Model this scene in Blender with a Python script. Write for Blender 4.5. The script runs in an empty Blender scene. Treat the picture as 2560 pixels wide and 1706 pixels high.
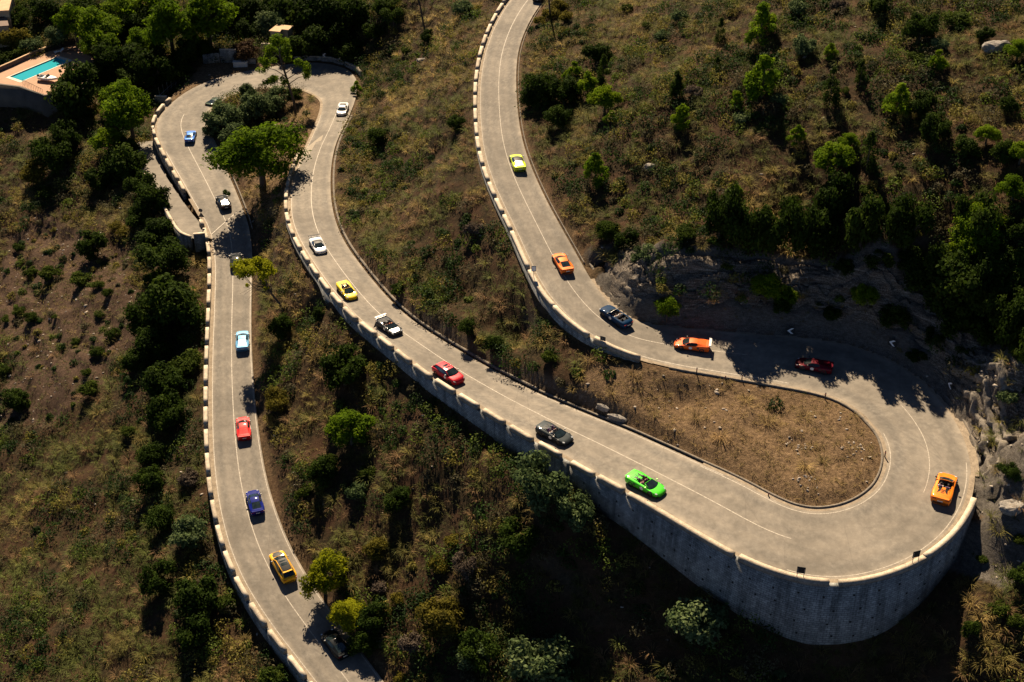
import bpy, bmesh, math, random
import numpy as np
from mathutils import Vector, Matrix
rng=np.random.default_rng(7); random.seed(7)
C=bpy.context.scene.collection
sc=bpy.context.scene
# ---------------------------------------------------------------- camera, world, sun
F=3413.; TH=math.radians(34); CZ=150.0
sT,cT=math.sin(TH),math.cos(TH)
cam=bpy.data.cameras.new('camera'); co=bpy.data.objects.new('camera',cam); C.objects.link(co)
co.location=(0,0,CZ); co.rotation_euler=(math.radians(90)-TH,0,0)
cam.sensor_width=36; cam.lens=36*F/2560; cam.clip_end=2000; cam.clip_start=.5
sc.camera=co
SUN_EL=math.radians(41); SUN_AZ=math.radians(-9)     # sun stands ahead of the camera, a little to the left
sd=Vector((math.sin(SUN_AZ)*math.cos(SUN_EL),math.cos(SUN_AZ)*math.cos(SUN_EL),math.sin(SUN_EL)))
sun=bpy.data.lights.new('sun','SUN'); sun.energy=5.0; sun.angle=math.radians(.5); sun.color=(1,.80,.56)
so=bpy.data.objects.new('sun',sun); C.objects.link(so); so.location=(0,0,220)
so.rotation_euler=(-sd).to_track_quat('-Z','Y').to_euler()
W=bpy.data.worlds.new('World'); sc.world=W; W.use_nodes=True
nt=W.node_tree; bg=nt.nodes['Background']
sky=nt.nodes.new('ShaderNodeTexSky'); sky.sky_type='NISHITA'; sky.sun_disc=False
sky.sun_elevation=SUN_EL; sky.sun_rotation=SUN_AZ; sky.altitude=1500; sky.air_density=.32; sky.dust_density=.05; sky.ozone_density=1.4
nt.links.new(sky.outputs[0],bg.inputs[0]); bg.inputs[1].default_value=.05
sc.view_settings.view_transform='Standard'; sc.view_settings.look='None'
sc.view_settings.exposure=1.15; sc.view_settings.gamma=1
sc.render.engine='CYCLES'
sc.cycles.max_bounces=5; sc.cycles.diffuse_bounces=2; sc.cycles.glossy_bounces=2; sc.cycles.transmission_bounces=3; sc.cycles.transparent_max_bounces=4

# ---------------------------------------------------------------- helpers
def tag(o,label=None,cat=None,group=None,kind=None):
    if label: o['label']=label
    if cat: o['category']=cat
    if group: o['group']=group
    if kind: o['kind']=kind
    return o
def link(o,parent=None):
    C.objects.link(o)
    if parent is not None: o.parent=parent
    return o
def empty(name,loc=(0,0,0),rz=0):
    o=bpy.data.objects.new(name,None); C.objects.link(o); o.location=loc; o.rotation_euler=(0,0,rz); o.empty_display_size=.3
    return o
def npmesh(name,V,Fc,mats,smooth=False,cols=None,colname='tint',fattr=None):
    """V (n,3) array, Fc (m,k) int array or list of such arrays"""
    me=bpy.data.meshes.new(name)
    if not isinstance(Fc,list): Fc=[Fc]
    Fc=[f for f in Fc if len(f)]
    V=np.asarray(V,dtype=np.float32)
    me.vertices.add(len(V)); me.vertices.foreach_set('co',V.ravel())
    loops=np.concatenate([f.ravel() for f in Fc]).astype(np.int32)
    tot=np.concatenate([np.full(len(f),f.shape[1]) for f in Fc]).astype(np.int32)
    st=np.r_[0,np.cumsum(tot)[:-1]].astype(np.int32)
    me.loops.add(len(loops)); me.loops.foreach_set('vertex_index',loops)
    me.polygons.add(len(tot)); me.polygons.foreach_set('loop_start',st); me.polygons.foreach_set('loop_total',tot)
    if smooth: me.polygons.foreach_set('use_smooth',np.ones(len(tot),dtype=bool))
    if cols is not None:
        a=me.attributes.new(colname,'FLOAT_COLOR','POINT'); c=np.ones((len(V),4),dtype=np.float32); c[:,:cols.shape[1]]=cols
        a.data.foreach_set('color',c.ravel())
    me.update(calc_edges=True); me.validate()
    for m in (mats if isinstance(mats,(list,tuple)) else [mats]): me.materials.append(m)
    return me
def nobj(name,V,Fc,mats,parent=None,**k):
    o=bpy.data.objects.new(name,npmesh(name,V,Fc,mats,**k)); return link(o,parent)
class MB:
    """collects simple shapes into one mesh"""
    def __init__(s): s.v=[]; s.f=[]
    def add(s,vs,fs):
        n=len(s.v); s.v+= [tuple(v) for v in vs]; s.f+=[tuple(i+n for i in f) for f in fs]; return s
    def box(s,x0,y0,z0,x1,y1,z1,m=None):
        vs=[Vector(p) for p in ((x0,y0,z0),(x1,y0,z0),(x1,y1,z0),(x0,y1,z0),(x0,y0,z1),(x1,y0,z1),(x1,y1,z1),(x0,y1,z1))]
        if m is not None: vs=[m@v for v in vs]
        return s.add(vs,((3,2,1,0),(4,5,6,7),(0,1,5,4),(1,2,6,5),(2,3,7,6),(3,0,4,7)))
    def tube(s,pts,rs,n=7,cap=True):
        pts=[Vector(p) for p in pts]; b=len(s.v); k=len(pts)
        if not isinstance(rs,(list,tuple)): rs=[rs]*k
        for i,p in enumerate(pts):
            d=(pts[min(i+1,k-1)]-pts[max(i-1,0)]).normalized()
            u=d.orthogonal().normalized(); 
            if abs(d.z)<.99: u=d.cross(Vector((0,0,1))).normalized()
            w=d.cross(u)
            for j in range(n):
                a=2*math.pi*j/n; s.v.append(tuple(p+(u*math.cos(a)+w*math.sin(a))*rs[i]))
        for i in range(k-1):
            for j in range(n):
                j2=(j+1)%n; s.f.append((b+i*n+j,b+i*n+j2,b+(i+1)*n+j2,b+(i+1)*n+j))
        if cap:
            s.f.append(tuple(b+j for j in range(n))[::-1]); s.f.append(tuple(b+(k-1)*n+j for j in range(n)))
        return s
    def mesh(s,name,mat,smooth=False,bevel=0):
        me=bpy.data.meshes.new(name); me.from_pydata(s.v,[],s.f)
        bm=bmesh.new(); bm.from_mesh(me)
        if bevel: bmesh.ops.bevel(bm,geom=[e for e in bm.edges if e.is_manifold],offset=bevel,segments=1,affect='EDGES')
        bmesh.ops.recalc_face_normals(bm,faces=bm.faces); bm.to_mesh(me); bm.free()
        for m in (mat if isinstance(mat,(list,tuple)) else [mat]): me.materials.append(m)
        if smooth:
            for p in me.polygons: p.use_smooth=True
        return me
    def build(s,name,mat,parent=None,**k):
        return link(bpy.data.objects.new(name,s.mesh(name,mat,**k)),parent)
# ---- node material helpers
def newmat(name):
    m=bpy.data.materials.new(name); m.use_nodes=True; nt=m.node_tree
    return m,nt,nt.nodes['Principled BSDF']
def N(nt,t,**k):
    n=nt.nodes.new(t)
    for a,b in k.items(): setattr(n,a,b)
    return n
def noise(nt,scale,detail=4,rough=.6,vec=None,dist=0):
    n=N(nt,'ShaderNodeTexNoise'); n.inputs['Scale'].default_value=scale; n.inputs['Detail'].default_value=detail
    n.inputs['Roughness'].default_value=rough; n.inputs['Distortion'].default_value=dist
    if vec is not None: nt.links.new(vec,n.inputs['Vector'])
    return n.outputs['Fac']
def ramp(nt,fac,stops):
    r=N(nt,'ShaderNodeValToRGB'); e=r.color_ramp.elements
    while len(e)<len(stops): e.new(.5)
    for i,(p,c) in enumerate(stops):
        e[i].position=p; e[i].color=(c[0],c[1],c[2],1) if isinstance(c,(tuple,list)) else (c,c,c,1)
    nt.links.new(fac,r.inputs[0]); return r.outputs[0]
def mix(nt,fac,a,b,mode='MIX'):
    m=N(nt,'ShaderNodeMix',data_type='RGBA',blend_type=mode)
    for s,v in ((m.inputs[0],fac),(m.inputs[6],a),(m.inputs[7],b)):
        if isinstance(v,(int,float)): s.default_value=v
        elif isinstance(v,(tuple,list)): s.default_value=(v[0],v[1],v[2],1)
        else: nt.links.new(v,s)
    return m.outputs[2]
def mathn(nt,op,a,b=0):
    m=N(nt,'ShaderNodeMath',operation=op)
    for s,v in ((m.inputs[0],a),(m.inputs[1],b)):
        if isinstance(v,(int,float)): s.default_value=v
        else: nt.links.new(v,s)
    return m.outputs[0]
def bump(nt,bsdf,h,strength=.3,dist=.05):
    b=N(nt,'ShaderNodeBump'); b.inputs['Strength'].default_value=strength; b.inputs['Distance'].default_value=dist
    nt.links.new(h,b.inputs['Height']); nt.links.new(b.outputs[0],bsdf.inputs['Normal'])
def opos(nt): return N(nt,'ShaderNodeTexCoord').outputs['Object']
def wpos(nt): return N(nt,'ShaderNodeNewGeometry').outputs['Position']
def stone_mat(name,c1,c2,scale=2.,rough=.9,bmp=.4,fine=14):
    m,nt,b=newmat(name); p=wpos(nt)
    f=mix(nt,.5,noise(nt,scale,6,.7,p),noise(nt,fine,3,.7,p))
    nt.links.new(ramp(nt,f,[(.36,c1),(.62,c2)]),b.inputs['Base Color']); b.inputs['Roughness'].default_value=rough
    bump(nt,b,f,bmp,.06); return m
def plain(name,c,rough=.6,metal=0,var=.15):
    m,nt,b=newmat(name)
    f=noise(nt,6,3,.6,opos(nt))
    nt.links.new(ramp(nt,f,[(.3,tuple(x*(1-var) for x in c)),(.7,tuple(min(1,x*(1+var)) for x in c))]),b.inputs['Base Color'])
    b.inputs['Roughness'].default_value=rough; b.inputs['Metallic'].default_value=metal
    return m

# ---------------------------------------------------------------- survey of the road: edge points on both sides and the fall below the camera
ST="""850 1790 1030 1800;790 1706 955 1706;740 1649 905 1625;690 1584 850 1555;644 1519 798 1490;602 1450 757 1425;568 1374 718 1350;545 1278 686 1278;533 1182 662 1182;529 1106 649 1106;527 1009 639 1009;528 933 632 933;530 856 628 856;533 780 628 780;537 703 630 703;537 646 632 640;530 590 630 590;515 555 618 550;501 540 608 525;478 497 597 497;455 455 580 452;432 417 562 415;409 379 543 378;394 344 527 345;388 325 518 325;390 306 514 306;402 283 513 291;428 256 524 273;459 233 545 252;497 210 575 237;536 197 608 226;574 187 640 220;640 172 675 218;719 160 708 219;765 156 735 220;804 157 760 225;838 161 781 233;876 176 797 243;899 193 806 252;894 225 809 264;886 260 802 285;875 292 791 317;856 322 777 348;842 350 764 375;831 383 750 404;827 421 737 436;825 465 727 472;827 510 724 510;836 550 727 545;852 590 735 573;869 619 752 610;896 657 778 652;934 703 812 700;972 749 852 755;1010 787 893 797;1049 814 930 823;1106 852 975 857;1164 887 1030 903;1221 917 1085 944;1278 952 1140 978;1336 979 1200 1013;1412 1013 1275 1060;1489 1044 1345 1102;1565 1074 1428 1150;1642 1105 1510 1193;1700 1137 1580 1232;1756 1160 1640 1266;1813 1184 1700 1300;1870 1213 1770 1344;1909 1234 1830 1378;1947 1255 1895 1409;1989 1272 1965 1438;2031 1280 2040 1452;2073 1278 2110 1454;2119 1267 2200 1440;2165 1248 2290 1402;2196 1217 2368 1347;2215 1182 2413 1280;2219 1144 2428 1215;2215 1106 2430 1160;2199 1083 2418 1106;2180 1059 2387 1047;2157 1036 2345 990;2127 1009 2291 940;2081 990 2225 897;2023 975 2138 864;1966 965 2060 851;1909 957 1970 843;1851 944 1890 838;1775 933 1810 831;1698 921 1735 824;1630 906 1661 818;1573 887 1610 812;1534 871 1584 803;1496 852 1550 783;1458 825 1527 764;1420 795 1500 734;1389 764 1477 699;1359 722 1454 661;1340 692 1435 623;1318 642 1412 584;1300 600 1391 550;1278 555 1366 500;1255 509 1343 455;1232 459 1324 410;1215 413 1309 365;1206 367 1299 325;1200 325 1294 280;1198 275 1291 235;1198 237 1290 200;1200 191 1290 168;1206 153 1294 134;1217 111 1301 103;1232 73 1314 73;1251 34 1332 38;1274 0 1356 0;1305 -35 1390 -35;1345 -70 1430 -65"""
S=np.array([[float(v) for v in r.split()] for r in ST.split(';')])
def P(px,py,down):
    a=(np.asarray(px,float)-1280)/F; b=(np.asarray(py,float)-853)/F
    z=down/(sT+b*cT)
    return np.stack([a*z,z*(cT-b*sT),CZ-down+0*z],-1)
def proj(p):
    p=np.asarray(p,float); y=p[...,1]; d=CZ-p[...,2]
    zc=y*cT+d*sT; yc=d*cT-y*sT
    return 1280+F*p[...,0]/zc, 853+F*yc/zc, zc
idx=np.arange(len(S))
key_s={0:81.6,16:74.8,30:72.4,38:71.6,57:67.6,73:65,80:63.9,90:61.2,106:56.6,117:51.8}   # first survey, used only as the datum of the spot heights below
dn_s=np.interp(idx,list(key_s),list(key_s.values()))
key={0:115.0,6:111.9,13:107.2,16:105.9,24:104.2,38:103,57:97.4,63:95.2,73:93.6,80:92.9,91:91.9,106:87.4,117:82.6}
dn0=np.interp(idx,list(key),list(key.values()))
for _ in range(3):                       # even grade by arc length
    Cc=(P(S[:,0],S[:,1],dn0)+P(S[:,2],S[:,3],dn0))/2
    arc=np.r_[0,np.cumsum(np.linalg.norm(np.diff(Cc[:,:2],axis=0),axis=1))]
    dn0=np.interp(arc,arc[list(key)],list(key.values()))
    k=np.ones(7)/7; dn0=np.convolve(np.pad(dn0,3,mode='edge'),k,'valid')
MXY=np.r_[S[:,:2],S[:,2:]]; 
def ND(px,py,d):
    w=1/(((MXY-np.array([px,py]))**2).sum(1)+900)**1.5; w/=w.sum()
    return d+float((w*np.r_[dn0-dn_s,dn0-dn_s]).sum())
Ap=P(S[:,0],S[:,1],dn0); Bp=P(S[:,2],S[:,3],dn0)
dzA_k={0:-1.6,10:-1.8,16:-1.6,20:-2.2,25:-2.4,29:-1.6,31:-.1,33:.3,38:.5,41:.6,48:1.1,55:1.7,60:1.6,64:1.,67:.4,72:.25,80:.25,86:.0,89:-.1,91:-.05,92:-.3,94:-.9,96:-1.5,98:-1.6,100:-1.2,103:-.8,110:-.8,117:-1}
dzB_k={0:.9,10:.9,14:.6,17:.3,24:.4,38:.3,44:-.1,47:-.8,52:-1.3,57:-1.9,60:-2.6,63:-3.0,65:-4.1,67:-5.2,70:-6.6,72:-7.4,74:-7.2,75:-6.0,76:-4.2,77:-2.2,78:-.3,79:.5,81:1.8,83:3.2,86:3.6,90:3.4,94:2.9,97:2.0,99:1.2,102:.6,110:.4,117:.4}
dA=np.interp(idx,list(dzA_k),list(dzA_k.values())); dB=np.interp(idx,list(dzB_k),list(dzB_k.values()))
def catmull(X,n):
    X=np.asarray(X,float); X=np.vstack([2*X[0]-X[1],X,2*X[-1]-X[-2]]); out=[]
    t=np.linspace(0,1,n,endpoint=False)[:,None]
    for i in range(1,len(X)-2):
        a,b,c,d=X[i-1],X[i],X[i+1],X[i+2]
        out.append(.5*(2*b+(c-a)*t+(2*a-5*b+4*c-d)*t*t+(3*b-a-3*c+d)*t**3))
    return np.vstack(out+[X[-2][None]])
NS=6
def smooth(X,k=5):
    w=np.ones(k)/k; Y=X.copy()
    for j in range(X.shape[1]): Y[:,j]=np.convolve(np.pad(X[:,j],k//2,mode='edge'),w,'valid')
    return Y
RA=catmull(smooth(Ap,3),NS); RB=catmull(smooth(Bp,3),NS); RC=(RA+RB)/2
fidx=np.linspace(0,len(S)-1,len(RC))
fA=np.interp(fidx,idx,dA); fB=np.interp(fidx,idx,dB)
tan=np.gradient(RC[:,:2],axis=0); tan/=np.linalg.norm(tan,axis=1)[:,None]
nr=np.stack([tan[:,1],-tan[:,0]],1)         # to the right of travel (side B)
def edge_normals(R,sgn):
    t=np.gradient(R[:,:2],axis=0); L=np.linalg.norm(t,axis=1); L[L<1e-6]=1; t/=L[:,None]
    t=smooth(t,7); t/=np.maximum(np.linalg.norm(t,axis=1),1e-6)[:,None]
    return np.stack([t[:,1],-t[:,0]],1)*sgn
nA=edge_normals(RA,-1); nB=edge_normals(RB,1)
RARC=np.r_[0,np.cumsum(np.linalg.norm(np.diff(RC[:,:2],axis=0),axis=1))]

# ---------------------------------------------------------------- terrain: thin plate through survey points
ctl=[]
for i in range(0,len(RC),4):
    a,b=RA[i],RB[i]
    ctl.append((a[0]+nA[i,0]*1.3,a[1]+nA[i,1]*1.3,a[2]+fA[i])); ctl.append((b[0]+nB[i,0]*1.3,b[1]+nB[i,1]*1.3,b[2]+fB[i]))
for st in range(80,97,2):
    k=st*NS; h=np.interp(st,[79,81,84,92,95,97],[1.2,3.6,5.0,5.0,3.6,2.2])
    for o,hh in ((4.6,h),(8.5,h*1.5+.4)): ctl.append((RB[k,0]+nB[k,0]*o,RB[k,1]+nB[k,1]*o,RB[k,2]+hh))
FREE="""1700 0 45;1900 0 40.5;2200 0 38.5;2500 0 36.5;1600 300 49.5;1900 300 46;2200 300 44;2500 300 42;1600 600 55.3;1900 600 53.2;2200 600 51.5;2500 600 49
2500 900 56;2550 1100 60;2500 1230 63.2;2450 1290 64.6
1100 1300 75;900 1000 73.5;800 800 72.8;700 600 72.6;500 183 72.6;560 173 72.3;370 430 75.4;410 500 75.1;440 560 74.9;340 390 75.4;430 600 77;330 450 77.4;380 540 77.2
400 1700 85;100 1700 89;300 1300 84.5;0 1300 91;300 1000 82;0 1000 88.5;300 700 79.5;0 700 86;300 500 78;80 500 81.5;200 330 76.5;0 330 79.5;0 240 77.5;250 150 73.6;100 170 74;0 0 71;300 0 70;600 0 69.5;850 0 65.5;1000 0 61;1150 0 56.5;900 100 68.7;700 110 71.2;1000 200 66;1000 400 65.5;1100 200 60.8;1100 400 62.3;1050 600 64.6;1200 700 63.2;1310 835 65
1900 1100 64.4;1700 1010 64.2;1560 945 63.9;2100 1180 64.4;2000 1040 63.4;640 350 72.6;690 290 72.2;610 420 73.2;1500 1300 73.5;1300 1150 71.5"""
for l in FREE.replace('\n',';').split(';'):
    px,py,d=map(float,l.split()); ctl.append(tuple(P(px,py,ND(px,py,d))))
for l in "1700 1600 104;1400 1500 106;2100 1690 103.4;2400 1650 100;2540 1400 95.5;2400 1480 97;1400 1706 110;1100 1706 112.3;2000 1640 102;1850 1706 103.5;2250 1560 100.4;2250 1700 104;2500 1690 100".split(';'):
    px,py,d=map(float,l.split()); ctl.append(tuple(P(px,py,d)))
ctl=np.array(ctl)
keep=[]                                     # thin out crowded points
for i,c in enumerate(ctl):
    if all((c[0]-ctl[j][0])**2+(c[1]-ctl[j][1])**2>1.0 for j in keep): keep.append(i)
ctl=ctl[keep]
def U(r2): return np.where(r2>1e-9,.5*r2*np.log(np.maximum(r2,1e-9)),0)
n=len(ctl); K=U(((ctl[:,None,:2]-ctl[None,:,:2])**2).sum(-1))+np.eye(n)*.6
Pm=np.c_[np.ones(n),ctl[:,:2]/50]; L=np.zeros((n+3,n+3)); L[:n,:n]=K; L[:n,n:]=Pm; L[n:,:n]=Pm.T
wt=np.linalg.solve(L,np.r_[ctl[:,2],0,0,0])
GX0,GX1,GY0,GY1,GS=-150.,105.,88.,345.,.5
gx=np.arange(GX0,GX1+.01,GS); gy=np.arange(GY0,GY1+.01,GS)
XX,YY=np.meshgrid(gx,gy); Q=np.c_[XX.ravel(),YY.ravel()]
def tps(Q):
    out=np.empty(len(Q))
    for i in range(0,len(Q),20000):
        q=Q[i:i+20000]; out[i:i+20000]=U(((q[:,None]-ctl[None,:,:2])**2).sum(-1))@wt[:n]+np.c_[np.ones(len(q)),q/50]@wt[n:]
    return out
Zt=tps(Q)
def poly_mask(Q,poly):
    x,y=Q[:,0],Q[:,1]; ins=np.zeros(len(Q),bool); j=len(poly)-1
    for i in range(len(poly)):
        xi,yi=poly[i]; xj,yj=poly[j]
        c=((yi>y)!=(yj>y))&(x<(xj-xi)*(y-yi)/(yj-yi+1e-12)+xi); ins^=c; j=i
    return ins
# value noise for small relief
def vnoise(Q,scale,seed):
    r=np.random.default_rng(seed); T=r.random((256,256)); p=Q/scale+1000; i=np.floor(p).astype(int); f=p-i; f=f*f*(3-2*f)
    a=T[i[:,0]%256,i[:,1]%256]; b=T[(i[:,0]+1)%256,i[:,1]%256]; c=T[i[:,0]%256,(i[:,1]+1)%256]; d=T[(i[:,0]+1)%256,(i[:,1]+1)%256]
    return (a*(1-f[:,0])+b*f[:,0])*(1-f[:,1])+(c*(1-f[:,0])+d*f[:,0])*f[:,1]
# distance to the road edge (negative on the asphalt), nearest station
def road_query(Q):
    e=np.empty(len(Q)); ii=np.empty(len(Q),int); side=np.empty(len(Q))
    for i in range(0,len(Q),8000):
        q=Q[i:i+8000]
        d=((q[:,None]-RC[None,:,:2])**2).sum(-1); k=d.argmin(1)
        ii[i:i+8000]=k; v=q-RC[k,:2]; s=np.sign((v*nr[k]).sum(1)); side[i:i+8000]=s
        da=((q[:,None]-RA[None,:,:2])**2).sum(-1); ka=da.argmin(1); db=((q[:,None]-RB[None,:,:2])**2).sum(-1); kb=db.argmin(1)
        oa=((q-RA[ka,:2])*nA[ka]).sum(1); ob=((q-RB[kb,:2])*nB[kb]).sum(1)
        useA=da.min(1)<db.min(1)
        o=np.where(useA,oa,ob); mn=np.sqrt(np.minimum(da.min(1),db.min(1)))
        e[i:i+8000]=np.where(o>=0,mn,-mn); side[i:i+8000]=np.where(useA,-1,1); ii[i:i+8000]=np.where(useA,ka,kb)
    return e,ii,side
E_,I_,SD_=road_query(Q)
Rz=RC[I_,2]
drop=np.where(SD_<0,fA[I_],fB[I_])
relief=(vnoise(Q,9,1)-.5)*1.3+(vnoise(Q,3.0,2)-.5)*.7+(vnoise(Q,1.3,3)-.5)*.3
relief*=np.clip((E_-1.5)/4,0,1)
rockside=(I_>76*NS)&(I_<99*NS)&(SD_>0)
rockzone=rockside&(I_<98*NS)&(I_>79*NS)
steep=np.where(rockside,np.clip((6-E_)/5,0,1)*np.clip(E_/.8,0,1),0)
relief+=steep*((vnoise(Q,1.8,5)-.5)*1.6+(vnoise(Q,.9,6)-.5)*.6)
_pp=proj(np.c_[Q,Zt]); _sm=poly_mask(np.c_[_pp[0],_pp[1]],[(0,560),(180,560),(330,640),(380,760),(350,860),(250,960),(110,1060),(-80,1110),(-80,560)])
_g=Zt/1.7+ (vnoise(Q,9,8)-.5)*1.2; relief+=np.where(_sm,(np.floor(_g)+np.clip((_g-np.floor(_g)-.55)/.35,0,1)-_g)*1.0,0)
Zt=Zt+relief
# inside the wall (drop side) the step is hidden by the masonry; on bank sides it starts at a gutter
t_drop=np.clip((E_+.1)/.75,0,1); t_bank=np.clip((E_-.5)/1.2,0,1)
t=np.where(drop<-.3,t_drop,t_bank)
Z=np.where(E_<-.1,Rz-.12-np.clip((-E_-.1)/.6,0,1)*.5,(Rz-.12)*(1-t)+Zt*t)
Z=np.where((drop<-.3)&(E_>.6)&(E_<3),np.minimum(Z,Rz-.3),Z)
# flat terrace for the pool and the ramp beside the far hairpin
def pxpoly(pts,down):
    m=np.mean(pts,axis=0); d=ND(min(max(m[0],0),2560),max(m[1],0),down); return [tuple(P(x,y,d)[:2]) for x,y in pts]
LAYBY=pxpoly([(420,243),(472,192),(509,160),(590,160),(640,158),(680,158),(719,158),(640,176),(600,184),(549,203),(459,240),(431,262)],72.4)
mk=poly_mask(Q,LAYBY)&(E_>-.1); Z[mk]=Rz[mk]-.02
# side ramp: a plane through its surveyed edge
RL=[(300,360,75.5),(344,392,75.45),(358,430,75.3),(398,490,75.1),(419,531,74.95),(442,571,74.75),(456,586,74.7),(484,597,74.6)]
RR=[(390,352,75.5),(396,392,75.4),(419,446,75.2),(441,478,75.05),(462,510,74.9),(482,536,74.75),(493,548,74.6),(528,596,74.5)]
RLp=np.array([P(x,y,ND(x,y,d)) for x,y,d in RL]); RRp=np.array([P(x,y,ND(x,y,d)) for x,y,d in RR])
rp=np.r_[RLp,RRp]; pl=np.linalg.lstsq(np.c_[rp[:,:2],np.ones(len(rp))],rp[:,2],rcond=None)[0]
def rampz(x,y): return pl[0]*x+pl[1]*y+pl[2]
RAMP=[tuple(q[:2]) for q in RLp]+[tuple(q[:2]) for q in RRp[::-1]]
mk=poly_mask(Q,RAMP)&(E_>-.1); Z[mk]=rampz(Q[mk,0],Q[mk,1])-.12
# pool terrace
TZD=ND(100,170,73.2); TZ=CZ-TZD
def tpoly(pts): return [tuple(P(x,y,TZD)[:2]) for x,y in pts]
TERR=tpoly([(-40,200),(-5,181),(30,166),(95,136),(188,106),(215,112),(240,165),(205,228),(110,242),(48,220),(-40,208)])
tc_=np.mean(np.array(TERR),axis=0); mk=poly_mask(Q,[tuple(tc_+(np.array(q)-tc_)*.93) for q in TERR]); Z[mk]=TZ-.5
Ztop=Z.copy()
Z=Z-np.where(rockzone,np.clip(E_-.6,0,1)*np.clip((6.6-E_)/1.2,0,1)*1.3,0)
ZG=Z.reshape(XX.shape); ZTG=Ztop.reshape(XX.shape)
def zat(x,y,G=None):
    G=ZG if G is None else G
    fx=np.clip((np.asarray(x,float)-GX0)/GS,0,len(gx)-1.001); fy=np.clip((np.asarray(y,float)-GY0)/GS,0,len(gy)-1.001)
    i=fx.astype(int); j=fy.astype(int); fx=fx-i; fy=fy-j
    return (G[j,i]*(1-fx)+G[j,i+1]*fx)*(1-fy)+(G[j+1,i]*(1-fx)+G[j+1,i+1]*fx)*fy
zz=np.arange(90,400,.25)
def ground(px,py,h=0.):
    """where the sight line through a photo pixel meets the ground raised by h"""
    a=(px-1280)/F; b=(py-853)/F
    x=a*zz; y=zz*(cT-b*sT); d=zz*(sT+b*cT)
    hit=(CZ-d)<=zat(x,y)+h
    k=int(np.argmax(hit)) if hit.any() else len(zz)-1
    return Vector((x[k],y[k],float(zat(x[k],y[k]))))

# ---------------------------------------------------------------- setting: ground, road, markings
ramp_poly=None
def px_of_grid(): return proj(np.c_[Q,Z])
GPX,GPY,_=px_of_grid()
def pmask(px,py,poly): return poly_mask(np.c_[px,py],poly)
POLY_SOIL=[(0,560),(180,560),(330,640),(380,760),(350,860),(250,960),(110,1060),(0,1110)]
POLY_ISLE=[(1480,900),(1700,935),(1900,965),(2120,1010),(2215,1110),(2210,1190),(2110,1270),(2000,1280),(1880,1215),(1700,1135),(1560,1065),(1440,985)]
POLY_ISLE2=[(700,225),(760,230),(805,262),(770,350),(730,440),(715,520),(640,560),(600,440),(690,380)]
def fuzz(Q,px,py,poly,amp=40):
    return pmask(px+(vnoise(Q,5,11)-.5)*amp*2,py+(vnoise(Q,5,12)-.5)*amp*2,poly)
soil=fuzz(Q,GPX,GPY,POLY_SOIL).astype(float); isle=fuzz(Q,GPX,GPY,POLY_ISLE,10).astype(float); isle2=fuzz(Q,GPX,GPY,POLY_ISLE2,10).astype(float)
ny,nx=XX.shape
gradx=np.gradient(ZG,GS,axis=1); grady=np.gradient(ZG,GS,axis=0); slope=np.hypot(gradx,grady).ravel()
rock=np.clip((slope-1.25)/.5,0,1)*np.where(drop<-.3,.2,.8)*np.clip(E_/.5,0,1)
rock=np.maximum(rock,np.where(rockside&(E_<7.5)&(E_>.3)&(I_<97*NS),.85,0))
dusty=np.clip(1-np.abs(E_-.4)/1.2,0,1)
m_ground,nt,b=newmat('hill_ground'); p=wpos(nt)
at=N(nt,'ShaderNodeAttribute',attribute_name='tint'); sep=N(nt,'ShaderNodeSeparateColor'); nt.links.new(at.outputs['Color'],sep.inputs[0])
nA1=noise(nt,.35,6,.65,p); nB1=noise(nt,2.4,6,.7,p); nC1=noise(nt,11,4,.7,p)
base=ramp(nt,nB1,[(.32,(.012,.011,.005)),(.5,(.032,.024,.012)),(.68,(.075,.052,.026))])
base=mix(nt,ramp(nt,nA1,[(.42,0),(.62,.7)]),base,(.070,.036,.020))
soilc=ramp(nt,mix(nt,.5,nB1,nC1),[(.36,(.024,.016,.010)),(.5,(.062,.039,.026)),(.68,(.17,.115,.08))])
base=mix(nt,sep.outputs[0],base,soilc)
islec=ramp(nt,mix(nt,.55,nB1,nC1),[(.38,(.04,.028,.018)),(.5,(.13,.085,.047)),(.64,(.31,.215,.125))])
base=mix(nt,sep.outputs[1],base,islec)
vo=N(nt,'ShaderNodeTexVoronoi'); vo.inputs['Scale'].default_value=1.1
mp=N(nt,'ShaderNodeMapping'); mp.inputs['Scale'].default_value=(1,1,3.0); nt.links.new(p,mp.inputs[0]); nt.links.new(mp.outputs[0],vo.inputs['Vector'])
rockc=ramp(nt,mix(nt,.5,noise(nt,1.5,8,.75,mp.outputs[0]),nC1),[(.36,(.035,.032,.029)),(.5,(.11,.10,.088)),(.66,(.24,.22,.19))])
base=mix(nt,sep.outputs[2],base,rockc)
nt.links.new(base,b.inputs['Base Color']); b.inputs['Roughness'].default_value=1; b.inputs['Specular IOR Level'].default_value=.1
bump(nt,b,mix(nt,.5,nB1,nC1),.9,.25)
ii=np.arange(ny*nx).reshape(ny,nx)
quads=np.stack([ii[:-1,:-1],ii[:-1,1:],ii[1:,1:],ii[1:,:-1]],-1).reshape(-1,4)
islec_v=np.clip(np.maximum(np.maximum(isle,isle2*.9),poly_mask(Q,LAYBY)*1.)+dusty*.6,0,1)
tag(nobj('hillside',np.c_[Q,Z],quads,m_ground,smooth=True,cols=np.c_[soil,islec_v,rock]),kind='structure')
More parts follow.
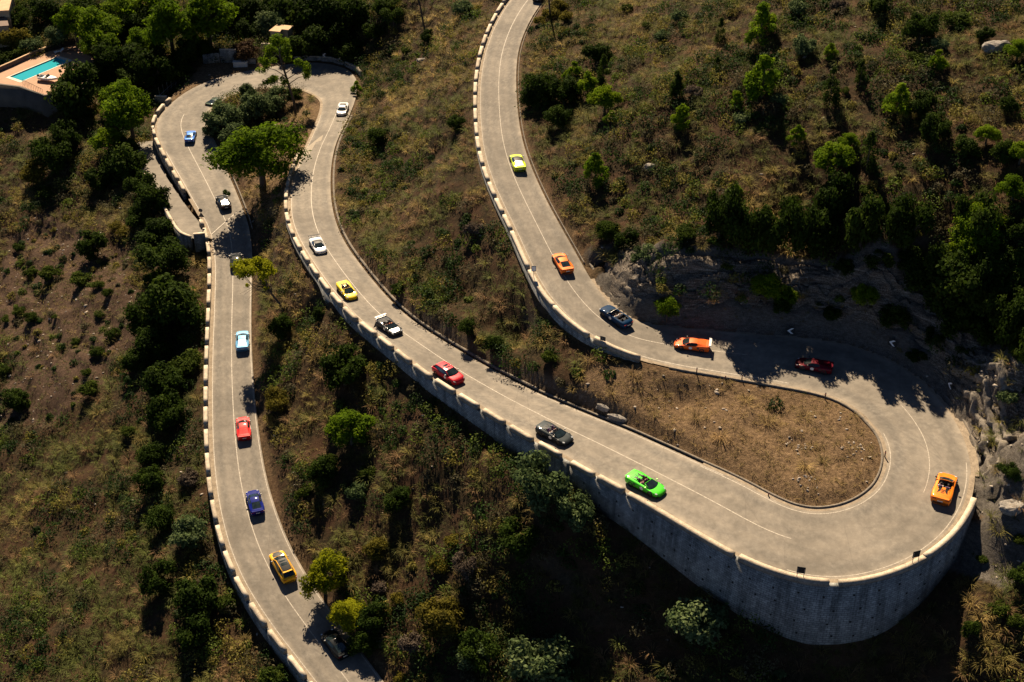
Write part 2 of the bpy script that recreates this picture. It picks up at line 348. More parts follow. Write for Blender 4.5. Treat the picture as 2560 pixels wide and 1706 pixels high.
# far skirt so that the ground runs on to the horizon
sk=[]; fs=[]
NR=96
for r,dz in ((0,-1.2),(1,-30),(2,-60)):
    for k in range(NR):
        a=2*math.pi*k/NR; cx,cy=(GX0+GX1)/2,(GY0+GY1)/2; R0=[0,300,1500][r]
        if r==0:
            u=max(abs(math.cos(a))/((GX1-GX0)/2-.1),abs(math.sin(a))/((GY1-GY0)/2-.1)); x=cx+math.cos(a)/u; y=cy+math.sin(a)/u; z=float(zat(x,y))+dz
        else: x=cx+math.cos(a)*R0; y=cy+math.sin(a)*R0; z=20+dz
        sk.append((x,y,z))
for r in range(2):
    for k in range(NR): fs.append((r*NR+k,r*NR+(k+1)%NR,(r+1)*NR+(k+1)%NR,(r+1)*NR+k))
tag(nobj('terrain',np.array(sk),np.array(fs),m_ground,smooth=True,cols=np.zeros((len(sk),3))),kind='structure')

# road surface
m_road,nt,b=newmat('asphalt'); p=wpos(nt)
uvn=N(nt,'ShaderNodeAttribute',attribute_name='lane'); sep=N(nt,'ShaderNodeSeparateColor'); nt.links.new(uvn.outputs['Color'],sep.inputs[0])
u=sep.outputs[0]; v=sep.outputs[1]
cv=N(nt,'ShaderNodeCombineXYZ'); nt.links.new(mathn(nt,'MULTIPLY',u,9),cv.inputs[0]); nt.links.new(mathn(nt,'MULTIPLY',v,.9),cv.inputs[1])
streak=noise(nt,1.6,5,.6,cv.outputs[0],.2)
fine=noise(nt,28,3,.8,p); patch=noise(nt,.22,4,.6,p)
col=ramp(nt,streak,[(.28,(.108,.099,.086)),(.5,(.170,.154,.132)),(.72,(.245,.222,.187))])
col=mix(nt,ramp(nt,patch,[(.4,0),(.7,.5)]),col,(.25,.22,.18))
# wheel tracks polished darker, dusty verge
tr=N(nt,'ShaderNodeValToRGB'); tr.color_ramp.interpolation='B_SPLINE'
els=[(0,.95),(.035,.75),(.08,.30),(.13,.0),(.20,-0.),(.28,.52),(.37,.0),(.5,.55),(.62,.0),(.70,.52),(.79,0),(.86,.0),(.92,.30),(.965,.75),(1,.95)]
e=tr.color_ramp.elements
while len(e)<len(els): e.new(.5)
for i,(q,c) in enumerate(els): e[i].position=q; c=max(c,0); e[i].color=(c,c,c,1)
nt.links.new(mathn(nt,'ADD',u,mathn(nt,'MULTIPLY',mathn(nt,'SUBTRACT',noise(nt,.35,2,.5,p),.5),.10)),tr.inputs[0])
col=mix(nt,mathn(nt,'MULTIPLY',tr.outputs[0],ramp(nt,noise(nt,.7,4,.6,p),[(.3,.35),(.6,1)])),col,(.36,.31,.245))
hp=mix(nt,.5,noise(nt,.09,3,.6,p),noise(nt,.5,4,.7,p)); col=mix(nt,ramp(nt,hp,[(.42,0),(.62,.7)]),col,(.115,.102,.085))
col=mix(nt,1,col,ramp(nt,fine,[(.25,.80),(.75,1.18)]),'MULTIPLY')
# cracks and repaired seams
wv=N(nt,'ShaderNodeTexVoronoi',feature='DISTANCE_TO_EDGE'); wv.inputs['Scale'].default_value=.16
nz=N(nt,'ShaderNodeTexNoise'); nz.inputs['Scale'].default_value=.6; nz.inputs['Detail'].default_value=4
nt.links.new(p,nz.inputs['Vector']); dv=mix(nt,.12,p,nz.outputs['Color']); nt.links.new(dv,wv.inputs['Vector'])
col=mix(nt,ramp(nt,wv.outputs['Distance'],[(.0,.22),(.006,0)]),col,(.06,.055,.05))
nt.links.new(col,b.inputs['Base Color']); b.inputs['Roughness'].default_value=.85; b.inputs['Specular IOR Level'].default_value=.25
bump(nt,b,fine,.25,.02)
def strip(name,mat,us,dz,lo,hi,extra=(0,0),thick=None,parent=None,ulo=None):
    """sheet between side A (u=0) and side B (u=1) for stations lo..hi"""
    i0,i1=int(lo*NS),int(hi*NS); V=[];Cc=[];nU=len(us)
    for i in range(i0,i1+1):
        for u in us:
            q=RA[i]*(1-u)+RB[i]*u
            V.append((q[0],q[1],q[2]+dz)); Cc.append((u,RARC[i],0))
    m=i1-i0+1; ii=np.arange(m*nU).reshape(m,nU)
    fq=np.stack([ii[:-1,:-1],ii[:-1,1:],ii[1:,1:],ii[1:,:-1]],-1).reshape(-1,4)
    return nobj(name,np.array(V),fq,mat,smooth=True,parent=parent,cols=np.array(Cc),colname='lane')
tag(strip('road',m_road,np.linspace(0,1,9),0,0,117),kind='structure')
m_line,nt,b=newmat('worn_road_paint'); p=wpos(nt)
nt.links.new(ramp(nt,noise(nt,5,5,.75,p),[(.40,(.24,.21,.175)),(.62,(.50,.45,.37))]),b.inputs['Base Color']); b.inputs['Roughness'].default_value=.7
def lines(name,spans):
    V=[];Fq=[]
    for (lo,hi,u0,w,jit) in spans:
        i0,i1=int(lo*NS),int(hi*NS); n0=len(V)
        for i in range(i0,i1+1):
            ww=np.linalg.norm(RB[i]-RA[i]); c=RA[i]*(1-u0)+RB[i]*u0; d=(RB[i]-RA[i])/ww*w/2
            V+= [tuple(c-d+np.array([0,0,.008])),tuple(c+d+np.array([0,0,.008]))]
        for k in range(i1-i0): a=n0+2*k; Fq.append((a,a+1,a+3,a+2))
    return tag(nobj(name,np.array(V),np.array(Fq),m_line),kind='structure')
lines('road_marking',[(0,26,.49,.11,0),(40,71,.49,.11,0),(77,82,.52,.09,0),(88,117,.52,.11,0),
 (0,22,.03,.10,0),(0,15,.965,.09,0),(40,56,.975,.08,0),(66,80,.05,.10,0),(71,79,.955,.10,0),(86,92,.06,.14,0),(60,67,.03,.08,0),(92,117,.03,.07,0)])
# pale dusty concrete gutter between asphalt and masonry
m_gutter=stone_mat('dusty_gutter',(.13,.10,.07),(.38,.31,.225),1.6,.95,.4)
def verge(name,side,lo,hi,w0,w1,dz):
    R,n=(RA,nA) if side<0 else (RB,nB); i0,i1=int(lo*NS),int(hi*NS); V=[];Fq=[]
    for i in range(i0,i1+1):
        for w in (w0,w1): V.append((R[i,0]+n[i,0]*w,R[i,1]+n[i,1]*w,R[i,2]+dz))
    for k in range(i1-i0): a=2*k; Fq.append((a,a+1,a+3,a+2))
    return tag(nobj(name,np.array(V),np.array(Fq),m_gutter),kind='structure')
verge('gutter',-1,0,19,-.12,.45,.004)
verge('gutter',-1,19.5,27,-.12,.45,.004)
verge('gutter',1,44,78.5,-.12,.45,.004)
verge('gutter',-1,91,117,-.12,.45,.004)
verge('gutter',1,78.5,97,-.1,.9,-.03)
verge('gutter',-1,66,91,-.1,.35,.004)
verge('gutter',1,22,44,-.1,.4,.004)

# ---------------------------------------------------------------- masonry
m_wall=stone_mat('grey_masonry',(.15,.16,.16),(.40,.41,.39),1.0,.92,.6,9)
nt=m_wall.node_tree; b=nt.nodes['Principled BSDF']
br=N(nt,'ShaderNodeTexBrick'); br.inputs['Scale'].default_value=1; br.inputs['Brick Width'].default_value=.55; br.inputs['Row Height'].default_value=.27; br.inputs['Mortar Size'].default_value=.025
br.inputs['Color1'].default_value=(.75,.75,.75,1); br.inputs['Color2'].default_value=(1.15,1.12,1.08,1); br.inputs['Mortar'].default_value=(.35,.35,.35,1)
wn=N(nt,'ShaderNodeAttribute',attribute_name='lane'); nt.links.new(wn.outputs['Color'],br.inputs['Vector'])
old=b.inputs['Base Color'].links[0].from_socket; mp_=N(nt,'ShaderNodeMapping'); mp_.inputs['Scale'].default_value=(1.1,.10,1); nt.links.new(wn.outputs['Color'],mp_.inputs[0])
stn=ramp(nt,noise(nt,1.0,5,.65,mp_.outputs[0]),[(.35,(.45,.46,.46)),(.55,(1,1,1))])
nt.links.new(mix(nt,1,mix(nt,1,old,br.outputs['Color'],'MULTIPLY'),stn,'MULTIPLY'),b.inputs['Base Color'])
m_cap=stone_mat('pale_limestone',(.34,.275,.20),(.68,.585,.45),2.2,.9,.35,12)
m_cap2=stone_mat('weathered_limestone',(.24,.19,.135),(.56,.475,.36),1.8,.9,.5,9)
m_side=stone_mat('shaded_parapet_stone',(.10,.095,.08),(.34,.31,.26),2.0,.95,.6,10)  # grey masonry for the block sides, their shade put into the colour
m_dark=plain('dark_opening',(.012,.012,.012),.9)
m_pipe=plain('weathered_pipe',(.28,.27,.25),.5,.4)
SUBW=3
def edge_curve(side,lo,hi,off,dz=0):
    R,n=(RA,nA) if side<0 else (RB,nB); i0,i1=int(lo*NS),int(hi*NS)
    p=R[i0:i1+1].copy(); p[:,:2]+=n[i0:i1+1]*off; p[:,2]+=dz
    return p
def along(p,step):
    L=np.r_[0,np.cumsum(np.linalg.norm(np.diff(p,axis=0),axis=1))]; s=np.arange(0,L[-1]+1e-6,step)
    return np.stack([np.interp(s,L,p[:,k]) for k in range(3)],1),s
def nrm2(p):
    t=np.gradient(p[:,:2],axis=0); t/=np.maximum(np.linalg.norm(t,axis=1),1e-6)[:,None]; return t
def sweep(name,p,nout,prof,mat,parent,uvL=None,batter=0,bot=None,holes=False,cap=True):
    """sweep a closed 4 point section [(offset,height)] along p; bottom heights may follow bot"""
    V=[];Cc=[];k=len(prof); m=len(p)
    L=np.r_[0,np.cumsum(np.linalg.norm(np.diff(p,axis=0),axis=1))]
    for i in range(m):
        for j,(o,h) in enumerate(prof):
            z=p[i,2]+h
            if h is not None and bot is not None and h<-50: z=bot[i]
            oo=o
            if bot is not None and h<-50 and o>.1: oo=o+batter*(p[i,2]-bot[i])
            V.append((p[i,0]+nout[i,0]*oo,p[i,1]+nout[i,1]*oo,z)); Cc.append((L[i],z,0))
    Fq=[]
    for i in range(m-1):
        for j in range(k): j2=(j+1)%k; Fq.append((i*k+j,i*k+j2,(i+1)*k+j2,(i+1)*k+j))
    F4=[np.array(Fq)]
    if cap: F4.append(np.array([[j for j in range(k)][::-1],[(m-1)*k+j for j in range(k)]]))
    o=nobj(name,np.array(V),F4,mat,parent=parent,cols=np.array(Cc),colname='lane')
    bm=bmesh.new(); bm.from_mesh(o.data); bmesh.ops.recalc_face_normals(bm,faces=bm.faces); bm.to_mesh(o.data); bm.free()
    return o
def roadside_wall(label,side,lo,hi,off=.42,thick=.5,pitch=4.3,gap=1.05,h=.74,batter=0,runs=None,holes=False,rail=False,seed=1,depth=.5,group=None):
    r=random.Random(seed)
    p,s=along(edge_curve(side,lo,hi,off),.5); pin,_=along(edge_curve(side,lo,hi,off-.4),.5)
    R,n=(RA,nA) if side<0 else (RB,nB)
    t=nrm2(p); nout=np.stack([t[:,1],-t[:,0]],1)*(1 if side>0 else -1)
    root=empty('stone_wall',tuple(p[len(p)//2]-np.array([0,0,.6])))
    root['label']=label; root['category']='wall'
    if group: root['group']=group
    inv=Matrix.Translation(-root.location)
    q=p[:,:2]+nout*(thick+.9); bot=np.minimum(zat(q[:,0],q[:,1]),zat(p[:,0]+nout[:,0]*(thick+1.6),p[:,1]+nout[:,1]*(thick+1.6)))-.8
    bot=np.minimum(bot,p[:,2]-.5)
    o=sweep('retaining_face',p,nout,[(0,-99.),(0,.03),(thick,.03),(thick,-99.)],m_wall,root,bot=bot,batter=batter); o.matrix_parent_inverse=inv
    if holes:
        mb=MB()
        for i in range(4,len(p)-4,5):
            H=p[i,2]-bot[i]
            for kk,zz_ in enumerate(np.arange(1.3,H-1.2,1.7)):
                c=p[i]+np.array([nout[i,0],nout[i,1],0])*(thick+batter*zz_)+np.array([t[i,0],t[i,1],0])*(.6*(kk%2)+r.uniform(-.4,.4)); 
                M=Matrix.Translation((c[0],c[1],p[i,2]-zz_+r.uniform(-.15,.15)))@Matrix.Rotation(math.atan2(t[i,1],t[i,0]),4,'Z')
                mb.box(-.10,-.03,-.10,.10,.03,.10,M)
        mb.build('weep_hole',m_dark,root).matrix_parent_inverse=inv
    # parapet blocks
    L=s[-1]; spans=[]
    if runs:
        spans=runs(L,r)
    else:
        a=r.uniform(0,.5)
        while a<L-1:
            ln=pitch-gap+r.uniform(-.25,.25); spans.append((a,min(a+ln,L),h+r.uniform(-.05,.05))); a+=ln+gap+r.uniform(-.08,.1)
    for (a,bb,hh) in spans:
        if bb-a<.6: continue
        ss=np.linspace(a,bb,max(2,int((bb-a)/.7)+1)); pp=np.stack([np.interp(ss,s,p[:,k]) for k in range(3)],1); nn=np.stack([np.interp(ss,s,nout[:,k]) for k in range(2)],1)
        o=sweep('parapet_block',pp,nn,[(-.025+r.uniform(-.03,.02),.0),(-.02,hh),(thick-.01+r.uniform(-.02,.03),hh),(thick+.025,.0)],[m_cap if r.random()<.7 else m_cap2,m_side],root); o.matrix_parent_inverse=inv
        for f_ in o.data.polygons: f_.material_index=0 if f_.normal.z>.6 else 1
    if rail:
        pr=[p[i]+np.array([nout[i,0]*.22,nout[i,1]*.22,.30]) for i in range(0,len(p),2)]
        MB().tube(pr,.035,5).build('guard_pipe',m_pipe,root).matrix_parent_inverse=inv
    return root
def hair_runs(L,r): # long continuous coping on the big curved wall
    out=[]; a=0; lens=[3.3,3.6,14.0,9.0,9.6,11.,7.5,8.,8.]
    for k,ln in enumerate(lens):
        if a>L-1: break
        out.append((a,min(a+ln,L),.5+.12*(k%2))); a+=ln+(.7 if k in (0,1,2) else (.9 if k==3 else .02))
    return out
roadside_wall('stone parapet with pale blocks along the lowest stretch of road on the left',-1,0,17.2,rail=True,seed=3)
roadside_wall('parapet wall with stepped stone blocks above the side ramp at the far bend',-1,19.4,27.2,seed=4,off=.3)
roadside_wall('long stone wall with evenly gapped blocks below the middle stretch of road',1,43.6,63.2,seed=5,h=.62,pitch=4.5)
roadside_wall('tall curved grey retaining wall holding up the near hairpin bend',1,63.2,77.8,seed=6,batter=.06,runs=hair_runs,holes=True,thick=.55)
def up_runs(L,r):
    return [(0,6.2,.75),(7.2,14.0,.55),(14.02,22,.5),(22.8,31,.5)]+[(31.6+4.2*k,35.05+4.2*k,.5+r.uniform(-.04,.04)) for k in range(40) if 35.05+4.2*k<L]
roadside_wall('low pale stone parapet along the outer edge of the topmost stretch of road',-1,91.5,117,seed=7,runs=up_runs)
# kerb round the inside of the near hairpin
m_kerb=stone_mat('old_kerb',(.06,.055,.05),(.26,.22,.17),2,.95,.4)
def kerb(side,lo,hi,off,w,h):
    p,s=along(edge_curve(side,lo,hi,off),.6); t=nrm2(p); nout=np.stack([t[:,1],-t[:,0]],1)*(1 if side>0 else -1)
    return tag(sweep('kerb',p,nout,[(0,-.3),(0,h),(w,h),(w,-.3)],m_kerb,None),kind='structure')
kerb(-1,60,90.5,.35,.22,.13); kerb(-1,41,60,.35,.28,.22); kerb(1,79,98,.9,.25,.16); kerb(1,16.5,22,.4,.2,.15); kerb(1,98,117,.3,.12,.07)

# generic straight wall between two pixel points resting on the ground
def px_wall(label,pts,heights,thick=.4,mat=None,name='stone_wall',cat='wall',capm=None,down=None,zb=None,group=None):
    mat=mat or m_wall
    P3=[]
    for q in pts:
        g=ground(*q) if down is None else Vector(P(q[0],q[1],ND(q[0],q[1],down))); P3.append(g)
    root=empty(name,tuple(P3[0])); tag(root,label,cat,group); inv=Matrix.Translation(-root.location)
    p=np.array([tuple(v) for v in P3]); 
    t=nrm2(p); nout=np.stack([t[:,1],-t[:,0]],1)
    if zb is None: zb=[float(min(v.z,zat(v.x,v.y)))-(.6 if down is None else 3.6) for v in P3]
    pp=p.copy(); hs=np.array(heights if isinstance(heights,(list,tuple)) else [heights]*len(p),float); pp[:,2]+=hs
    sweep('masonry',pp,nout,[(-thick/2,-99.),(-thick/2,0),(thick/2,0),(thick/2,-99.)],mat,root,bot=np.array(zb)).matrix_parent_inverse=inv
    sweep('coping',pp,nout,[(-thick/2-.05,.0),(-thick/2-.05,.1),(thick/2+.05,.1),(thick/2+.05,0.)],capm or m_cap,root).matrix_parent_inverse=inv
    return root
# walls at the far hairpin
px_wall('grey stone wall lit along its coping behind the gravel lay-by',[(553,157),(594,158)],[2.3,2.3],capm=m_cap)
px_wall('lower shaded stone wall left of the lay-by under the pines',[(509,158),(551,157)],[1.5,1.5],capm=m_wall)
px_wall('low dark wall behind the white concrete box at the far bend',[(597,161),(640,160)],[1.1,.9],capm=m_wall)
px_wall('curved low wall round the top of the far hairpin',[(735,153),(765,150),(795,151),(830,155),(862,163),(893,178),(904,192)],[.7]*7)
px_wall('pale garden wall behind the far hairpin, left of its chevron signs',[(655,125),(703,126)],[1.2,1.2],mat=m_cap2)
px_wall('short cross wall at the end of the pipe rail beside the far bend',[(390,258),(419,258)],[1.3,1.3],thick=.5)
mb=MB(); a0=ground(401,252); a1=ground(459,198); n=6
for i in range(n+1):
    c=a0.lerp(a1,i/n); g=float(zat(c.x,c.y)); mb.tube([(c.x,c.y,g-.2),(c.x,c.y,max(g,TZ+.2)+.95)],.035,5)
mb.tube([(a0.x,a0.y,a0.z+1.0),(a1.x,a1.y,a1.z+1.0)],.05,6); mb.tube([(a0.x,a0.y,a0.z+.5),(a1.x,a1.y,a1.z+.5)],.03,6)
tag(mb.build('pipe_railing',m_pipe),'grey pipe railing on the outside of the gravel lay-by','railing')
m_conc=stone_mat('pale_concrete',(.42,.41,.38),(.62,.61,.57),1.5,.85,.15)
g=ground(602,167); r=empty('concrete_box',tuple(g),.05); tag(r,'white concrete box standing against the wall at the far bend','concrete box')
MB().box(-1.35,-.5,-.3,1.35,.5,.95).build('box_body',m_conc,r,bevel=.04); MB().box(-1.42,-.56,.953,1.42,.56,1.06).build('lid_slab',m_conc,r,bevel=.02)
# side ramp surface and its own walls
V=[];Fq=[]; nU=6
for i in range(len(RLp)):
    for u in np.linspace(0,1,nU):
        q=RLp[i]*(1-u)+RRp[i]*u; V.append((q[0],q[1],rampz(q[0],q[1])+.0))
ii_=np.arange(len(RLp)*nU).reshape(-1,nU); Fq=np.stack([ii_[:-1,:-1],ii_[:-1,1:],ii_[1:,1:],ii_[1:,:-1]],-1).reshape(-1,4)
V=np.array(V); cc=np.c_[np.full(len(V),.3),V[:,1],V[:,0]*0]
tag(nobj('side_road',V,Fq,m_road,cols=cc,colname='lane'),kind='structure')
rl=[tuple(q) for q in RL]
root=empty('stone_wall',tuple(RLp[3])); tag(root,'thin low wall on the outer edge of the side ramp by the pines','wall'); inv=Matrix.Translation(-root.location)
p,s=along(RLp[1:8],.8); t=nrm2(p); nout=np.stack([t[:,1],-t[:,0]],1); 
if np.dot(nout[0],RRp[2][:2]-RLp[2][:2])>0: nout=-nout
p[:,2]=[rampz(a,b_) for a,b_ in p[:,:2]]
sweep('retaining_face',p,nout,[(0,-99.),(0,.3),(.35,.3),(.35,-99.)],m_wall,root,bot=p[:,2]-3.6).matrix_parent_inverse=inv
sweep('coping',p,nout,[(-.04,.3),(-.04,.38),(.39,.38),(.39,.3)],m_cap,root).matrix_parent_inverse=inv
px_wall('short wall closing the bottom of the side ramp at the junction',[(485,599),(514,596)],[.9,.9],thick=.45,down=74.5)
# stop line across the main road at the junction
a=RA[int(16.2*NS)]; bq=RB[int(18.3*NS)]
d=(bq-a); dn=np.array([-d[1],d[0],0]); dn/=np.linalg.norm(dn); w=dn*.09
Vq=[];
for u in np.linspace(.03,.97,9):
    c=a*(1-u)+bq*u; k=np.argmin(((RC[:,:2]-c[:2])**2).sum(1)); c=np.array([c[0],c[1],RC[k,2]*.5+c[2]*.5+.03]); Vq+=[c-w,c+w]
tag(nobj('road_marking',np.array(Vq),np.array([(2*k,2*k+1,2*k+3,2*k+2) for k in range(8)]),m_line),kind='structure')
# pale worn patch of dust on the asphalt by the far island
def road_patch(name,pts,mat,dz=.006):
    bm=bmesh.new(); vs=[]
    for (x,y) in pts:
        g=road_at(x,y); vs.append(bm.verts.new((g.x,g.y,g.z+dz)))
    bm.faces.new(vs); me=bpy.data.meshes.new(name); bm.to_mesh(me); bm.free(); me.materials.append(mat)
    return tag(link(bpy.data.objects.new(name,me)),kind='structure')
from mathutils.bvhtree import BVHTree
_rd=bpy.data.objects['road'].data; BV=BVHTree.FromPolygons([v.co[:] for v in _rd.vertices],[p.vertices[:] for p in _rd.polygons])
def road_at(px,py,h=0.):
    """point of the road under a sight line that passes h above it"""
    a=(px-1280)/F; b=(py-853)/F
    d=Vector((a,cT-b*sT,-(sT+b*cT))).normalized()
    hit=BV.ray_cast(Vector((0,0,CZ-h)),d)
    if hit[0] is None: return ground(px,py,h)
    return hit[0]
def road_frame(x,y):
    k=int(np.argmin(((RC[:,:2]-np.array([x,y]))**2).sum(1))); k=min(max(k,3),len(RC)-4)
    t=Vector(RC[k+3]-RC[k-3]).normalized(); rgt=Vector((nr[k,0],nr[k,1],0)); up=rgt.cross(t).normalized()
    return t,up,k
m_dust=stone_mat('pale_dust',(.25,.215,.17),(.36,.31,.24),3,.95,.2)
road_patch('dust_patch',[(778,336),(808,339),(803,352),(790,356),(775,385),(762,400),(768,372)],m_dust)

# ---------------------------------------------------------------- pool terrace and houses, far left
m_pave=stone_mat('terracotta_paving',(.30,.165,.095),(.44,.255,.155),1.1,.85,.15)
m_roof=stone_mat('tan_roof',(.42,.27,.15),(.58,.40,.24),.8,.9,.15)
m_brown=stone_mat('brown_roof',(.12,.08,.06),(.20,.14,.11),1,.9,.2)
def prism(name,pts,z0,z1,mat,parent=None,inv=None):
    n=len(pts); mb=MB(); mb.add([(x,y,z0) for x,y in pts]+[(x,y,z1) for x,y in pts],[tuple(range(n))[::-1],tuple(range(n,2*n))]+[(i,(i+1)%n,n+(i+1)%n,n+i) for i in range(n)])
    o=mb.build(name,mat,parent)
    if inv is not None: o.matrix_parent_inverse=inv
    return o
pool=tpoly([(24.5,192),(140,144),(172,154),(56,203)]); pc=np.mean(pool,axis=0)
def grow(pts,d):
    c=np.mean(pts,axis=0); out=[]
    for q in pts: v=np.array(q)-c; out.append(tuple(c+v*(1+d/np.linalg.norm(v))))
    return out
# paving with a hole for the basin
rim=grow(pool,.45); tx=np.array(TERR); cx_=np.arange(tx[:,0].min(),tx[:,0].max(),.4); cy_=np.arange(tx[:,1].min(),tx[:,1].max(),.4); CX,CY=np.meshgrid(cx_,cy_); qq=np.c_[CX.ravel()+.2,CY.ravel()+.2]
kk=np.where(poly_mask(qq,TERR)&~poly_mask(qq,rim))[0]; pv=np.concatenate([np.stack([qq[kk,0]+sx*.2,qq[kk,1]+sy*.2,np.full(len(kk),TZ)],1)[:,None] for sx,sy in ((-1,-1),(1,-1),(1,1),(-1,1))],1).reshape(-1,3)
o=nobj('patio',pv,np.arange(len(pv)).reshape(-1,4),m_pave); bm=bmesh.new(); bm.from_mesh(o.data); bmesh.ops.remove_doubles(bm,verts=bm.verts,dist=.01); bm.to_mesh(o.data); bm.free(); tag(o,kind='structure')
proot=empty('swimming_pool',(pc[0],pc[1],TZ)); tag(proot,'long turquoise swimming pool with a pale rim on the terracotta terrace','swimming pool'); inv=Matrix.Translation(-proot.location)
m_water,nt,b=newmat('pool_water'); b.inputs['Base Color'].default_value=(.03,.36,.44,1); b.inputs['Roughness'].default_value=.06
bump(nt,b,noise(nt,2.5,2,.5,wpos(nt)),.08,.05)
m_tile=plain('pool_tile',(.10,.33,.40),.3); m_rim=stone_mat('pool_rim',(.55,.48,.38),(.70,.62,.50),2,.8,.1)
prism('water',pool,TZ-.35,TZ-.18,m_water,proot,inv)
n4=4; mb=MB(); mb.add([(x,y,TZ-.5) for x,y in pool]+[(x,y,TZ+.02) for x,y in pool],[(i,(i+1)%4,4+(i+1)%4,4+i) for i in range(4)]); o=mb.build('basin',m_tile,proot); o.matrix_parent_inverse=inv
mb=MB(); gi=grow(pool,.02); go=grow(pool,.8); mb.add([(x,y,TZ+.03) for x,y in gi]+[(x,y,TZ+.03) for x,y in go],[(i,4+i,4+(i+1)%4,(i+1)%4) for i in range(4)]); o=mb.build('rim',m_rim,proot); o.matrix_parent_inverse=inv
# terrace retaining wall (front) and balustrade (back)
def xy_wall(label,pts,zt,zb,thick,mat,name='stone_wall',cat='wall',capm=None):
    root=empty(name,(pts[0][0],pts[0][1],zb)); tag(root,label,cat); inv=Matrix.Translation(-root.location)
    p=np.array([(x,y,zt) for x,y in pts]); t=nrm2(p); nout=np.stack([t[:,1],-t[:,0]],1)
    sweep('masonry',p,nout,[(-thick/2,-99.),(-thick/2,0),(thick/2,0),(thick/2,-99.)],mat,root,bot=np.full(len(p),zb)).matrix_parent_inverse=inv
    sweep('coping',p,nout,[(-thick/2-.06,.0),(-thick/2-.06,.08),(thick/2+.06,.08),(thick/2+.06,0)],capm or mat,root).matrix_parent_inverse=inv
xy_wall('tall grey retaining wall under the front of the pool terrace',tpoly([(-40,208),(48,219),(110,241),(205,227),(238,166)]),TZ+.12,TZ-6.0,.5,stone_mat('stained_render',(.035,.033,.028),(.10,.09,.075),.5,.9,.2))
xy_wall('low reddish wall along the back of the pool terrace',tpoly([(-40,201),(-5,180),(30,165),(95,135),(188,105)]),TZ+.8,TZ-1,.3,m_brown,capm=m_roof)
mb=MB(); bp=tpoly([(58,212),(80,222),(108,236)])
for i in range(13):
    u=i/12*(len(bp)-1); k=min(int(u),len(bp)-2); q=np.array(bp[k])*(1-(u-k))+np.array(bp[k+1])*(u-k); mb.tube([(q[0],q[1],TZ),(q[0],q[1],TZ+1)],.03,4)
mb.tube([(x,y,TZ+1) for x,y in bp],.04,5); tag(mb.build('railing',m_brown),'thin dark railing at the front of the boat yard by the pool','railing')
# lounger and dark low bench
m_white=plain('white_plastic',(.72,.70,.66),.5); 
def pxy(px,py,d=73.2): v=P(px,py,TZD); return Vector(v)
g=pxy(148,132); r=empty('sun_lounger',tuple(g),.5); tag(r,'white sun lounger alone on the terrace behind the pool','lounger')
MB().box(-1.,-.35,.28,.4,.35,.36).build('lounger_bed',m_white,r); MB().box(0,-.35,0,.75,.35,.08,Matrix.Translation((.4,0,.3))@Matrix.Rotation(-.6,4,'Y')).build('backrest',m_white,r)
for x in (-.8,.3):
    for y in (-.28,.28): MB().box(x-.04,y-.04,0,x+.04,y+.04,.28).build('leg',m_white,r)
g=pxy(181,127); r=empty('garden_bench',tuple(g),.25); tag(r,'long dark low bench right of the white lounger','bench')
MB().box(-2.1,-.35,.3,2.1,.35,.42).build('seat',m_brown,r)
for x in (-1.7,1.7): MB().box(x-.1,-.3,0,x+.1,.3,.3).build('leg',m_brown,r)
# motorboat on the terrace
g=pxy(122,203); r=empty('motorboat',tuple(g),-.28); r.scale=(.8,.8,.8); tag(r,'small white motorboat parked beside the pool','boat')
V=[];Fq=[]; st=[(-2.4,.95,.0),(-1.2,1.05,.0),(.4,1.0,.05),(1.5,.7,.2),(2.3,.3,.42),(2.6,.03,.6)]
for x,w,zk in st: V+=[(x,0,.25+zk),(x,-w*.75,.45+zk*.7),(x,-w,1.05+zk*.25),(x,-w*.86,1.08+zk*.25),(x,w*.86,1.08+zk*.25),(x,w,1.05+zk*.25),(x,w*.75,.45+zk*.7)]
for i in range(len(st)-1):
    for j in range(7):
        if j==3: continue
        j2=(j+1)%7; Fq.append((i*7+j,i*7+j2,(i+1)*7+j2,(i+1)*7+j))
Fq.append(tuple(range(7)))
mb=MB(); mb.add(V,Fq); mb.build('hull',plain('boat_gelcoat',(.70,.70,.70),.25),r,smooth=False)
mb=MB(); mb.add([(.2,-.85,1.12),(.2,.85,1.12),(1.5,-.58,1.14),(1.5,.58,1.14),(2.5,0,1.2)],[(0,2,3,1),(2,4,3)]); mb.build('foredeck',m_white,r)
mb=MB(); mb.box(-2.2,-.8,.55,.2,.8,.6); mb.build('cockpit_floor',m_conc,r)
mb=MB(); mb.add([(.2,-.8,1.13),(.2,.8,1.13),(-.15,-.6,1.6),(-.15,.6,1.6)],[(0,1,3,2)]); mb.build('windscreen',m_dark,r)
MB().box(-1.3,-.75,.6,-.8,.75,1.0).build('bench_seat',m_white,r,bevel=.05); MB().box(-2.9,-.2,.3,-2.4,.2,1.35).build('outboard_motor',m_dark,r,bevel=.06)
